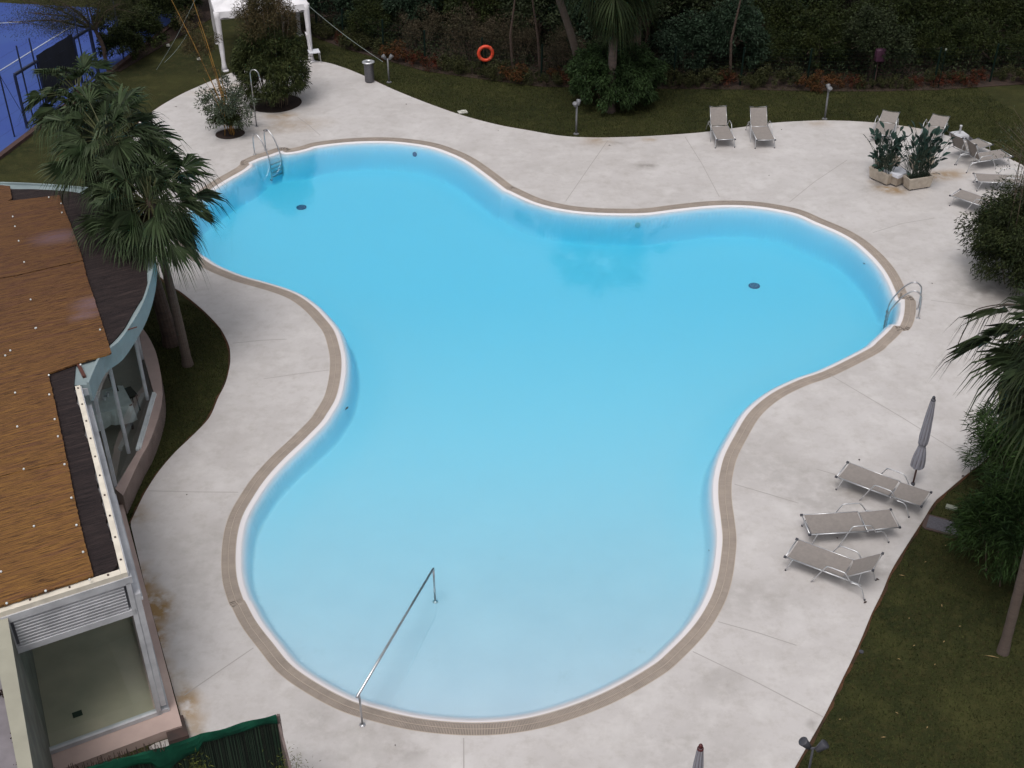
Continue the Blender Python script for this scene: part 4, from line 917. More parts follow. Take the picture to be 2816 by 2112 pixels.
# ------------------------------------------------------------------ pool fittings
for (x, y, r, lab) in ((829, 571.5, .17, 'round grey main drain on the pool floor, far left lobe'), (2074, 787.5, .17, 'round main drain with broken cover on the pool floor, right lobe')):
    p = B(x, y); t = empty('main_drain', p, 0, lab, 'drain', 'main drains of the pool'); m = MB(); m.lathe((0, 0, .012), [(r, 0), (r, .02), (r * .82, .03), (r * .8, .028)], 24); m.build('rim', m_drain, t)
    m = MB()
    for k in range(-3, 4): h = math.sqrt(max(.01, (r * .8) ** 2 - (k * .04) ** 2)); m.box((k * .04, 0, .035), (.026, h * 2, .008))
    m.build('grille', m_drain, t)
for i, (x, y) in enumerate(((1753.7, 619), (1141, 424))):
    h = bvh.ray_cast(CAM, ray(x, y).normalized()); 
    if h[0] is None: continue
    p, nrm = h[0], h[1]; q = nrm.to_track_quat('Z', 'Y').to_matrix().to_4x4(); m = MB(); m.lathe((0, 0, .01), [(.085, 0), (.085, .012), (.06, .02), (.001, .022)], 18)
    o = m.build('pool_light', m_drain if i != 0 else mat('lamp_glass', (.40, .55, .55), .3)); o.matrix_world = Matrix.Translation(p) @ q
    tag(o, ('pale round lamp in the pool wall below the palm reflection', 'faint round fitting in the pool wall of the far left lobe', 'small dark fitting in the pool wall left of the reflection')[i], 'pool fitting')
for i, (x, y, L_) in enumerate(((949, 1130, .11), (2380, 728, .07), (2331, 1130 - 20, .0), (2345, 1200, 0), (1948, 1513, .06))):
    if not L_: continue
    p = B(x, y); m = MB(); m.add([(0, 0, .02), (L_, .03, .02), (L_ * 1.6, .0, .025), (L_, -.03, .02)], [(0, 1, 2, 3)]); o = m.build('sunken_leaf', m_rubber); o.location = p; o.rotation_euler = (0, 0, 1.2 + i)
    tag(o, ('dark sunken leaf near the left inner curve of the pool', 'dark speck of a leaf sunk near the right ladder', '', '', 'dark sunken leaf by the right wall of the near lobe')[i], 'leaf')

# ------------------------------------------------------------------ waste bin, garden spotlights, life ring, purple bag
bb = G(1017, 225); t = empty('waste_bin', bb, 0, 'grey cylindrical waste bin with wide rim at the far deck edge', 'waste bin')
m = MB(); m.lathe((0, 0, 0), [(.17, .02), (.185, .04), (.185, .80)], 28); m.build('body', mat('perforated_steel', (.17, .165, .18), .5, .5, noise=(60, 2, .9), col2=(.09, .09, .10)), t, True)
m = MB(); m.lathe((0, 0, 0), [(.10, .79), (.11, .835), (.20, .835), (.25, .815), (.25, .79), (.185, .79)], 28); m.build('rim', m_alu, t, True)
m = MB(); m.lathe((0, 0, .6), [(.11, .2), (.11, -.2), (.001, -.2)], 20); m.build('liner', m_purple, t); m = MB(); m.lathe((.02, -.075, .04), [(.001, .20), (.06, .18), (.09, .10), (.10, .0), (.001, 0)], 14); m.build('tied_bag', m_bag, t, True)
def spot(p, rz, label, H=1.0, dark=False):
    t = empty('garden_spotlight', p, rz, label, 'garden light', 'twin headed garden spotlights'); mm = m_zinc if not dark else m_cap
    MB().tube([(0, 0, -.03), (0, 0, H)], .035 if not dark else .02, 10).build('post', mm, t, True); MB().lathe((0, 0, -.03), [(.10, 0), (.10, .03), (.04, .05)], 14).build('foot', mm, t)
    for s in (-1, 1):
        q = Matrix.Rotation(R(38 * s), 3, 'Y') ; m = MB(); m.lathe((0, 0, 0), [(.001, -.10), (.05, -.09), (.065, 0), (.085, .10), (.08, .11), (.001, .10)], 16); m.v = [tuple(q @ Vector(v) + Vector((s * .115, -.03 * s, H + .06))) for v in m.v]; m.build('lamp_head', mm, t, True)
    MB().tube([(-.09, 0, H), (.09, 0, H)], .02, 8).build('crossbar', mm, t); return t
spot(G(1070, 225), .3, 'twin headed garden spotlight next to the grey waste bin', .92)
spot(G(1584.5, 367), 1.3, 'grey garden spotlight left of the round bush under the palm', 1.05)
spot(G(2268, 326), 1.75, 'grey garden spotlight behind the deck, right of the upright lounger pair', 1.08)
pl_ = G(2237, 2052, 1.0); spot((pl_.x, pl_.y, 0), .0, 'dark garden spotlight at the lawn edge, bottom of the picture', .95, True)

rp = G(1325, 205); t = empty('life_ring', (rp.x, rp.y - .08, 0), .12, 'orange life ring hung on a green post before the wood', 'life ring')
rc = G(1337, 148, 1.0); H_ = 0
for z in np.arange(.5, 2.5, .01):
    v = Vector((rp.x, rp.y - .08, z)) - CAM; y_ = 1056 - FPX * v.dot(CU) / v.dot(_f)
    if y_ <= 148: H_ = z; break
m = MB(); pts = [(math.cos(a) * .275 + .17, 0, math.sin(a) * .275 + H_) for a in np.linspace(0, 2 * math.pi, 33)]; m.tube(pts, .068, 12, cap=False); m.build('ring', m_ring, t, True)
for k in range(4):
    a = .785 + k * 1.5708; m = MB(); c = Vector((math.cos(a) * .275 + .17, 0, math.sin(a) * .275 + H_)); tt = Vector((-math.sin(a), 0, math.cos(a))); m.tube([c - tt * .03, c + tt * .03], .072, 12); m.build('band', mat('ring_band', (.5, .09, .05), .5), t)
m = MB(); m.tube([(.17, .08, -.03), (.17, .08, H_ + .1)], .03, 8); m.tube([(-.02, .05, H_), (.36, .05, H_)], .014, 6); m.build('stand', m_green, t)
pp_ = G(2403, 240); t = empty('bag_holder', pp_, .1, 'dull purple bag on a thin pole at the wire fence', 'bag')
for z in np.arange(.5, 3, .01):
    v = pp_ + Vector((0, 0, z)) - CAM; y_ = 1056 - FPX * v.dot(CU) / v.dot(_f)
    if y_ <= 150: HP = z; break
m = MB(); m.tube([(0, 0, 0), (.02, 0, HP + .25)], .02, 6); m.build('pole', m_kerb, t)
m = MB(); vs = []
for i, (z, r) in enumerate(((-.26, .12), (-.22, .19), (0, .21), (.2, .20), (.24, .17))):
    for k in range(12): a = k * .5236; x, y = sq(a, r, r * .5); vs.append((x + .02, y - .08 + .01 * math.sin(k * 5 + i), HP + z))
m.add(vs, [(i * 12 + k, i * 12 + (k + 1) % 12, (i + 1) * 12 + (k + 1) % 12, (i + 1) * 12 + k) for i in range(4) for k in range(12)] + [tuple(range(12))[::-1], tuple(range(48, 60))]); m.build('bag', m_purple, t)
sl__ = G(2567, 236); t = empty('slim_post_lamp', sl__ + Vector((.12, -.2, 0)), 0, 'slim dark post with a pale tip at the right end of the fence', 'lamp'); MB().tube([(0, 0, 0), (.03, 0, 1.45)], .018, 6).build('post', m_green, t); MB().lathe((.03, 0, 1.45), [(.03, 0), (.04, .06), (.001, .1)], 8).build('tip', mat('pale_tip', (.16, .18, .15), .6), t)
c = G(1272, 307); m = MB(); m.box((0, 0, .0), (.34, .26, .05)); m.box((.02, 0, .04), (.16, .14, .04)); o = m.build('valve_lid', m_bag); o.location = (c.x, c.y, -.02); o.rotation_euler = (0, 0, .3); tag(o, 'small white valve lid in the grass at the far deck edge', 'lid')
c = G(2596, 1445); t = empty('manhole_cover', (c.x, c.y, -.03), -.45, 'grey manhole cover with pinkish frame in the lawn by the sun loungers', 'manhole cover')
m = MB(); m.prism([(.42, -.2), (.42, .2), (.36, .26), (-.36, .26), (-.42, .2), (-.42, -.2), (-.36, -.26), (.36, -.26)], 0, .022); m.build('frame', m_lidp, t); m = MB(); m.box((.01, 0, .02), (.70, .42, .02)); m.build('cover', m_lidg, t)
c = G(2617, 1395); o = MB().box((0, 0, .02), (.24, .12, .05)).build('junction_lid', mat('pale_lid', (.20, .21, .17), .7)); o.location = (c.x, c.y, -.03); o.rotation_euler = (0, 0, -.5); tag(o, 'small pale rectangular lid in the lawn behind the manhole cover', 'lid')
c = G(2369, 1790); o = MB().lathe((0, 0, 0), [(.045, 0), (.045, .02), (.001, .021)], 12).build('sprinkler_cap', m_cap); o.location = (c.x, c.y, -.03); tag(o, 'small black sprinkler cap in the lawn along the deck edge', 'sprinkler')
i = 0
for (x, y, L_, a) in ((2480, 1582, .13, -.3), (2590, 1665, .10, 1.4), (2596, 1764, .07, .8), (2514, 1775, .07, .5), (2728, 1805, .28, -.3), (2545, 1545, .06, .5), (2571, 1827, .05, 1), (2472, 1812, .06, -.5), (2430, 2027, .10, 0), (2466, 1960, .07, -.9), (2640, 1722, .06, .3), (2500, 1700, .05, 1.1), (2310, 1978, .05, .2), (2550, 2000, .06, .9), (2600, 1500, .05, 2)):
    c = G(x, y); m = MB(); m.add([(-L_ / 2, 0, 0), (0, .012, .01), (L_ / 2, 0, .005), (0, -.012, .01)], [(0, 1, 2, 3)]); o = m.build('fallen_leaf', m_dl); o.location = (c.x, c.y, -.005); o.rotation_euler = (0, 0, a); i += 1
    tag(o, 'dry yellow leaf fallen on the dark lawn right of the pool deck', 'leaf', 'dry leaves on the right lawn')
i = 0
for (x, y, r) in ((1676, 400, .05), (2149, 357, .04), (1117, 287, .05), (484, 294, .05), (2363, 1265, .04), (1370, 360, .03), (2115, 483, .03), (514, 1361, .025), (2563, 820 - 40, .03), (2648, 1310, .05), (1087, 2050, .02), (2412, 1594, .055), (2379, 1657, .05), (2302, 1480, .03)):
    c = G(x, y); m = MB(); m.add([(-r, 0, 0), (0, r * .5, .012), (r, 0, .004), (0, -r * .6, .01)], [(0, 1, 2, 3)]); o = m.build('deck_litter', m_rubber); o.location = (c.x, c.y, .006); o.rotation_euler = (0, 0, i * 1.1); i += 1
    tag(o, 'tiny dark leaf scrap lying on the pale pool deck', 'leaf', 'dark leaf scraps on the deck')

# ------------------------------------------------------------------ planters with strelitzia, white box
def planter(c, w, d, h, rz, label):
    t = empty('stone_planter', c, rz, label, 'planter', 'cast stone planters'); m = MB(); a, b = w / 2, d / 2; k = .86
    outer_b = [(-a * k, -b * k), (a * k, -b * k), (a * k, b * k), (-a * k, b * k)]; outer_t = [(-a, -b), (a, -b), (a, b), (-a, b)]; e = .045
    inn = [(-a + e, -b + e), (a - e, -b + e), (a - e, b - e), (-a + e, b - e)]
    vs = [(*p, .05) for p in outer_b] + [(p[0] * .97, p[1] * .97, h - .06) for p in outer_t] + [(*p, h - .06) for p in outer_t] + [(*p, h) for p in outer_t] + [(*p, h) for p in inn] + [(*p, h - .07) for p in inn]
    fs = [(3, 2, 1, 0)] + [(l * 4 + i, l * 4 + (i + 1) % 4, l * 4 + 4 + (i + 1) % 4, l * 4 + 4 + i) for l in range(5) for i in range(4)]; m.add(vs, fs); m.build('trough', m_stone, t)
    MB().box((0, 0, h - .08), (w - .09, d - .09, .03)).build('soil', m_soil, t)
    for s in (-1, 1): MB().box((s * w * .3, 0, .025), (.1, d * .7, .05)).build('foot', m_cap, t)
    return t
def strel(c, rz, n, h, label, seed, w=.8, lean=.35):
    g = random.Random(seed); t = empty('bird_of_paradise_plant', c, rz, label, 'plant', 'bird of paradise plants in the planters'); st_ = MB(); lf = MB()
    for i in range(n):
        x = g.uniform(-w / 2, w / 2); y = g.uniform(-.08, .08); a = g.uniform(0, 6.28); hh = h * g.uniform(.18, 1.0); le = hh * lean * g.uniform(.2, 1.5) + (.38 if i % 5 == 0 else .05)
        e = Vector((x + math.cos(a) * le, y + math.sin(a) * le * .8, hh)); b_ = Vector((x, y, 0)); mm = (b_ + e) / 2 + Vector((0, 0, hh * .12)); st_.tube([b_, mm, e], .007, 5)
        d = (e - mm).normalized(); d.z *= .75; d.normalize(); s = d.cross(Vector((g.uniform(-.5, .5), g.uniform(-.5, .5), 1))).normalized(); L_ = g.uniform(.22, .40); W_ = L_ * .38; n2 = s.cross(d).normalized()
        p = [e]; ks = ((.25, .8, .0), (.55, 1, .0), (.8, .6, -.03), (1, 0, -.09)); vs = [e] + [e + d * L_ * k + s * W_ * .5 * w_ * sg + Vector((0, 0, dz)) + n2 * (abs(w_) * .015) for (k, w_, dz) in ks[:-1] for sg in (-1, 1)] + [e + d * L_ + Vector((0, 0, -.05))]
        lf.add(vs, [(0, 1, 2), (1, 3, 4, 2), (3, 5, 6, 4), (5, 7, 6)])
    st_.build('stems', mat('stem_' + str(seed), (.025, .04, .025), .6), t); lf.build('foliage', l_strel, t)
def plc(l, r, z=.40): a, b = G(*l, z), G(*r, z); d = b - a; return (a + b) / 2, math.atan2(d.y, d.x), d.length
c, rz, w = plc((2391, 459), (2445, 483)); nrm = Vector((-math.sin(rz), math.cos(rz), 0)); c1 = c + nrm * .19; c1.z = 0
planter(c1, .86, .40, .42, rz, 'stone planter on the left of the planter group'); strel(c1 + Vector((0, 0, .36)), rz, 95, 1.1, 'bird of paradise plant in the left stone planter', 3, .7)
c, rz, w = plc((2508, 495), (2562, 487)); nrm = Vector((-math.sin(rz), math.cos(rz), 0)); c2 = c + nrm * .19; c2.z = 0
planter(c2, .90, .40, .42, rz, 'stone planter on the right of the planter group'); strel(c2 + Vector((0, 0, .36)), rz, 125, 1.4, 'tall bird of paradise plant in the right stone planter', 5, .75)
c, rz, w = plc((2425, 443), (2474, 435)); nrm = Vector((-math.sin(rz), math.cos(rz), 0)); c3 = c + nrm * .16; c3.z = 0
planter(c3, .80, .36, .40, rz, 'shadowed stone planter at the back left of the planter group'); strel(c3 + Vector((0, 0, .34)), rz, 30, .95, 'bird of paradise plant in the back left planter', 8, .6, .5)
cb = G(2473, 486, .42); cb.z = 0; c4 = cb + Vector((.04, .42, 0)); planter(c4, .52, .52, .34, .62, 'low stone planter between the two big planters, under a white box')
o = MB().box((0, 0, .05), (.60, .60, .10)).build('white_box_lid', m_whitebox); o.location = (c4.x, c4.y, .345); o.rotation_euler = (0, 0, .62); tag(o, 'white square lid lying on the low middle planter', 'lid')
c5 = G(2535, 440, .4); c5.z = 0; planter(c5 + Vector((.1, .3, 0)), .8, .36, .40, .2, 'stone planter hidden behind the tall plants at the back right'); strel(c5 + Vector((.1, .3, .34)), .2, 26, .9, 'bird of paradise plant in the back right planter', 11, .6)

# ------------------------------------------------------------------ marquee
mA, mB = G(618, 192), G(850, 168); fv = (mB - mA).normalized(); dv = Vector((-fv.y, fv.x, 0)); W_ = (mB - mA).length + .1; ZE = 2.36
t = empty('white_marquee', mA, 0, 'white canvas marquee on wrapped legs at the top left lawn', 'marquee')
cor = [Vector((0, 0, 0)), fv * W_, fv * W_ + dv * W_, dv * W_]
for c in cor:
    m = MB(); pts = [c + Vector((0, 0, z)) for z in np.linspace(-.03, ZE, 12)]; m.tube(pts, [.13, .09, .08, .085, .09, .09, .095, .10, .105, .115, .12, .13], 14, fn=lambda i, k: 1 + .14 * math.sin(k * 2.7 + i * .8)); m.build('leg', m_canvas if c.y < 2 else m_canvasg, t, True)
    m = MB(); m.lathe(c + Vector((.05, -.05, -.03)), [(.13, 0), (.12, .04), (.05, .06)], 12); m.build('foot', m_canvas, t)
ap = (cor[0] + cor[2]) / 2 + Vector((0, 0, 3.5)); m = MB(); ov = .09; vs = []; K = 10
cc_ = [c + (c - (cor[0] + cor[2]) / 2).normalized() * ov * 1.4 for c in cor]
for q in range(4):
    a, b_ = cc_[q], cc_[(q + 1) % 4]
    for i in range(K):
        for j in range(7):
            u = i / K; v = j / 6; e = a.lerp(b_, u); e.z = ZE; p = e.lerp(ap, v); p.z = ZE + (ap.z - ZE) * (v ** 1.25) - .03 * math.sin(math.pi * u) * (1 - v); vs.append(p)
n_r = 4 * K; m.add(vs, [((r_ * 7) + j, (((r_ + 1) % n_r) * 7) + j, (((r_ + 1) % n_r) * 7) + j + 1, r_ * 7 + j + 1) for r_ in range(n_r) for j in range(6)]); m.build('canopy', m_canvas, t, True)
for q in range(4):
    a, b_ = cc_[q], cc_[(q + 1) % 4]; m = MB(); vs = []
    for i in range(25):
        u = i / 24; e = a.lerp(b_, u)
        for j in range(3): vs.append((e.x, e.y, ZE + .01 - .03 * math.sin(math.pi * u) - j * (.13 + .015 * math.sin(i * 1.9))))
    m.add(vs, [(i * 3 + j, i * 3 + j + 1, (i + 1) * 3 + j + 1, (i + 1) * 3 + j) for i in range(24) for j in range(2)]); m.build('valance', m_canvas, t, True)
m = MB()
for q in range(4): m.tube([cor[q] + Vector((0, 0, ZE - .30)), cor[(q + 1) % 4] + Vector((0, 0, ZE - .30))], .035, 6)
m.build('frame_tube', m_canvasg, t)
# gathered side curtains, left side and a torn one at the right
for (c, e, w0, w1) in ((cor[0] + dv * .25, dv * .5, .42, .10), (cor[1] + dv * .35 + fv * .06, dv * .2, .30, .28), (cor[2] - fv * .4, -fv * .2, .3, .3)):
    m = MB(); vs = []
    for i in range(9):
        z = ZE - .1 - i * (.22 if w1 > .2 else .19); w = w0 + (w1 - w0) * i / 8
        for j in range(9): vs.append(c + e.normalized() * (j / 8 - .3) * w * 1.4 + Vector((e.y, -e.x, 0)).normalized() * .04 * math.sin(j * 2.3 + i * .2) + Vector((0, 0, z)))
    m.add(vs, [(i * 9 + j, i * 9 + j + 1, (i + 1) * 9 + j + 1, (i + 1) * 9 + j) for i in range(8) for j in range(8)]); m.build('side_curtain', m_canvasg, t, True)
# covered chair at the right leg
cq = G(866, 170); t = empty('garden_chair', cq, .3, 'pale garden chair with white cover beside the right marquee leg', 'chair')
MB().box((0, 0, .44), (.44, .44, .04)).build('seat', m_whitebox, t); m = MB(); m.box((-.17, .12, .80), (.05, .40, .75), 0, Matrix.Rotation(R(-8), 3, 'Y')); m.build('backrest', m_canvas, t)
for sx in (-.2, .2):
    for sy in (-.2, .2): MB().tube([(sx, sy, .43), (sx * 1.1, sy * 1.1, -.02)], .016, 6).build('leg', m_alu, t)
def rope(a, b_, label, cat='rope'):
    a, b_ = Vector(a), Vector(b_); pts = [a.lerp(b_, k / 8) + Vector((0, 0, -.10 * math.sin(math.pi * k / 8))) for k in range(9)]; tag(MB().tube(pts, .010, 5).build('guy_rope', m_rope), label, cat, 'guy ropes of the marquee')
mc = [mA + c for c in cor]
rope(mc[1] + Vector((0, 0, ZE)), G(1053, 170, .95), 'guy rope from the marquee to the spotlight by the bin')
rope(G(536, 0, 2.9), G(430, 192), 'nearer guy rope pegged in the lawn left of the marquee')
rope(G(520, 85, 1.2), G(452, 172), 'short guy rope left of the marquee, behind the other')
for x, y, lab in ((463, 128, 'white cloth scrap higher on the lawn left of the marquee'), (548, 165, 'white cloth scrap close to the left marquee leg')):
    p = G(x, y); o = MB().lathe((0, 0, 0), [(.001, .12), (.07, .10), (.09, .03), (.06, 0)], 9).build('white_cloth_scrap', m_bag); o.location = p; tag(o, lab, 'cloth')
#@@PLANTS
# ------------------------------------------------------------------ fan palms
def fan_crown(n, Rf, seed, petiole=.95, fan=.95, zmin=-1.05, zmax=1.2, seg=26, origin=(0, 0, 0), stiff=1.0):
    g = random.Random(seed); lf = MB(); pt = MB(); ga = 2.399963; O = Vector(origin)
    for i in range(n):
        az = i * ga + g.uniform(-.45, .45); el = zmin + (zmax - zmin) * ((i + .5) / n) ** .9 + g.uniform(-.2, .2)
        d = Vector((math.cos(az) * math.cos(el), math.sin(az) * math.cos(el), math.sin(el))); Lp = petiole * g.uniform(.55, 1.25) * (1 if el > -.4 else .8)
        e = O + d * Lp + Vector((0, 0, -.14 * Lp * math.cos(el))); m_ = O.lerp(e, .5) + Vector((0, 0, .05)); pt.tube([O, m_, e], [.022, .016, .010], 5)
        d2 = (e - m_).normalized(); d2 = (d2 + Vector((0, 0, -g.uniform(.1, .5)))).normalized(); side = d2.cross(Vector((0, 0, 1)))
        if side.length < .1: side = Vector((1, 0, 0))
        side.normalize(); side = (side + d2.cross(side) * g.uniform(-.9, .9)).normalized(); nrm = side.cross(d2).normalized(); Fr = fan * g.uniform(.7, 1.18); dr = g.uniform(.12, .55) + (.15 if el > .3 else 0); span = g.uniform(1.0, 1.55); cup = g.uniform(.1, .55); sp = g.uniform(.38, .52)
        for k in range(seg):
            if g.random() < .05: continue
            a0 = -span + 2 * span * k / seg; a1 = -span + 2 * span * (k + 1) / seg; am = (a0 + a1) / 2; Rk = Fr * (1 - .30 * (abs(am) / span) ** 2) * g.uniform(.86, 1.06); fold = .03 * (1 if k % 2 else -1); dk = dr * g.uniform(.7, 1.35)
            def P(a, r, dz=0): return e + d2 * (math.cos(a) * r) + side * (math.sin(a) * r) + nrm * (cup * r * abs(math.sin(a))) + Vector((0, 0, dz))
            r1 = Rk * sp; r2 = Rk * .76; z1 = -dk * .10 * Fr; z2 = -dk * .42 * Fr; z3 = -dk * 1.15 * Fr
            hw = (a1 - a0) * .5 * .55
            vs = [P(am, .04), P(a0, r1 * .55, z1 * .4) + nrm * fold * .5, P(a1, r1 * .55, z1 * .4) - nrm * fold * .5, P(a0 + (a1 - a0) * .08, r1, z1) + nrm * fold, P(a1 - (a1 - a0) * .08, r1, z1) - nrm * fold, P(am - hw * .5, r2, z2), P(am + hw * .5, r2, z2), P(am + g.uniform(-.03, .03), Rk * .97, z3)]
            lf.add(vs, [(0, 1, 2), (1, 3, 4, 2), (3, 5, 6, 4), (5, 7, 6)])
    return lf, pt
def palm(base, top, label, n=46, seed=1, rt=(.17, .11), scale=1.0, mt=None, ml=None, bow=.15, dead=8, **kw):
    base, top = Vector(base), Vector(top); t = empty('fan_palm', base, 0, label, 'palm tree'); d = top - base; K = 34; pts = []; rs = []
    for i in range(K + 1):
        u = i / K; b_ = Vector((d.x, d.y, 0)) * (u ** 1.3) ; pts.append(Vector((b_.x, b_.y, d.z * u - .05))); rs.append((rt[0] * (1 - u) + rt[1] * u) * (1.25 if i == 0 else 1.1 if i == 1 else 1) * (1 + .04 * (i % 2)))
    MB().tube(pts, rs, 14).build('trunk', mt or m_trunk, t)
    lf, pt = fan_crown(n, 1, seed, petiole=.95 * scale, fan=.95 * scale, **kw); o = lf.build('crown', ml or l_palm, t); o.location = d; p = pt.build('petioles', mat('petiole_' + str(seed), (.07, .075, .028), .6), o)
    if dead:
        l2, p2 = fan_crown(dead, 1, seed + 77, petiole=.55 * scale, fan=.8 * scale, zmin=-1.5, zmax=-1.0); o2 = l2.build('dead_leaves', l_dead, t); o2.location = d; p2.build('petioles', m_twig, o2)
    hb_ = MB(); hb_.lathe(d + Vector((0, 0, -.30)), [(.10, 0), (.17, .1), (.16, .28), (.06, .45), (.001, .5)], 12); hb_.build('leaf_boots', m_trunkd, t); return t
tA = G(411, 560, 4.55); palm(G(516, 1000), tA, 'nearest fan palm with pale slim trunk beside the glass bay', 62, 2, (.125, .09), 1.08, zmin=-1.0)
tB = G(296, 392, 5.6); palm(G(471, 942), tB, 'fan palm with thick brown trunk behind the slim pale one', 62, 5, (.20, .13), 1.10, mt=m_trunkd)
tC = G(215, 262, 5.2); palm(Vector((tC.x + .3, tC.y - .2, 0)), tC, 'fan palm farthest back in the left group, near the tennis court', 40, 9, (.17, .12), .92)
# dead leaning trunk foot of palm B is hidden by its soil mound
tR = Vector((9.28, 16.94, 0)); palm(tR, tR + Vector((-.02, .38, 6.55)), 'big fan palm at the right edge, trunk standing in the lawn', 74, 12, (.095, .075), 1.12, ml=l_palmr)
# two long bare flower stalks
pr_ = tR + Vector((-.02, .38, 6.55)); m = MB()
def stalk(tip_px, ztip, midpx, zmid):
    a = pr_ + Vector((-.1, .1, .1)); c = G(*tip_px, ztip); b_ = G(*midpx, zmid); pts = catmull([a, (a + b_) / 2 + Vector((0, 0, .35)), b_, (b_ * .45 + c * .55) + Vector((0, 0, .12)), c], 6, closed=False); return pts
t_ = empty('flower_stalks', pr_, 0, 'two long bare drooping stalks sprung from the right palm crown', 'flower stalk')
for tip, zt, md, zm in (((2626, 966), 4.2, (2688, 850), 5.7), ((2646, 918), 4.6, (2700, 852), 5.72)):
    m = MB(); m.tube([p - pr_ for p in stalk(tip, zt, md, zm)], [.014] * 10 + [.010] * 15, 5) ; m.build('stalk', m_twig, t_)
# palm in the middle of the far lawn, and the palms leaning behind it
bC = G(1679, 305); pC = palm(bC, Vector((bC.x + .02, bC.y + .1, 5.6)), 'upright fan palm rising from the round bush on the far lawn', 60, 21, (.155, .15), 1.5, ml=l_palmd, zmin=-.9, zmax=1.2, dead=0, mt=mat('pinkish_bark', (.105, .075, .062), .9, noise=(3, 5, .6), col2=(.06, .045, .04), scale3=(1, 1, 5)))
sk = MB(); skp = MB()
for j, (zo, nn_) in enumerate(((-.3, 26), (-.7, 26), (-1.15, 26), (-1.55, 24))):
    l2, p2 = fan_crown(nn_, 1, 300 + j, petiole=.75, fan=.95, zmin=-1.25, zmax=-.55, origin=(0, 0, zo), seg=20); sk.add(l2.v, l2.f); skp.add(p2.v, p2.f)
o = sk.build('skirt', l_palmd, pC); o.location = (.02, .1, 5.6); skp.build('petioles', m_twig, o)
lb_ = G(1602, 232); palm(lb_, G(1531, 0, 3.6) + Vector((-.5, .3, 1.5)), 'fan palm with long leaning trunk left of the round bush', 30, 23, (.15, .12), .8, ml=l_palmd)
lc_ = G(1752, 215); palm(lc_, Vector((lc_.x - .12, lc_.y + .3, 3.9)), 'fan palm with brown trunk hidden behind the upright one', 34, 24, (.13, .12), .7, mt=m_trunkd, ml=l_palmd)

# ------------------------------------------------------------------ bushes and bamboos
def bush(name, c, rx, rz, label, cat, n, leaf, lw, ml, seed, clumps=80, cr=.28, droop=.2, cz=None, group=None, stem=True, ry=None, fill=.35, sm=None, outw=.5):
    t = empty(name, c, 0, label, cat, group); cz = rz * .95 if cz is None else cz
    P, o = crown_pts(n, rx, ry or rx, rz, cz, clumps, cr, fill, seed=seed)
    quads_mesh('foliage', leaves(P, leaf, lw, droop, o, outw), ml, t)
    if stem: stems(9, rx, rz * 1.5, .018, seed).build('stems', sm or m_twig, t)
    return t
hb0 = G(757, 283); t = bush('bamboo_clump', hb0, 1.22, 1.75, 'dense round bamboo clump in the larger deck hole', 'bamboo', 60000, .14, .028, l_bam, 31, 300, .23, .35, 1.42)
P, o = crown_pts(15000, 1.05, 1.05, 1.15, 3.25, 120, .26, .2, seed=32); quads_mesh('top_foliage', leaves(P, .12, .022, .1, o, .5), l_bamtop, t)
m = MB(); g = random.Random(4)
for i in range(46): a = g.uniform(0, 6.28); q = g.uniform(.1, .6); e = g.uniform(.3, 1.15); m.tube([(math.cos(a) * q, math.sin(a) * q, 0), (math.cos(a) * (q + e * .3), math.sin(a) * (q + e * .3), 2), (math.cos(a) * e, math.sin(a) * e, g.uniform(3.3, 4.6))], [.014, .010, .004], 4)
m.build('canes', m_twig, t)
sb0 = G(633, 367); t = empty('yellow_bamboo', sb0, 0, 'thin yellow bamboo with tall bare canes in the smaller deck hole', 'bamboo')
for i, (tx, ty, z) in enumerate(((468, -8, 4.9), (528, -8, 4.9), (575, 150, 2.9), (600, 190, 2.6), (560, 215, 2.5), (612, 230, 2.2), (545, 60, 4.0))):
    e = G(tx, ty, z) - sb0; b_ = Vector((g.uniform(-.18, .18), g.uniform(-.12, .12), -.03)); MB().tube([b_, b_.lerp(e, .33) + Vector((.03, 0, .12)), b_.lerp(e, .66) + Vector((.03, 0, .1)), e], [.021, .019, .015, .009] if i < 2 else [.015, .013, .010, .005], 6).build('cane', m_cane, t)
P, o = crown_pts(4200, .98, .98, .95, 1.0, 60, .24, .15, seed=33); quads_mesh('foliage', leaves(P, .13, .032, .15, o, .5), l_bamgrey, t)
P, o = crown_pts(3600, .6, .6, .5, .55, 30, .3, .1, seed=34); quads_mesh('lower_foliage', leaves(P, .12, .03, .15, o, .5), l_bam, t)
P, o = crown_pts(3200, .8, .7, 1.5, 2.9, 40, .25, .1, seed=35); P[:, 0] -= .75; P[:, 1] += .35; quads_mesh('upper_foliage', leaves(P, .12, .02, .2, o, .4), l_bamtop, t)

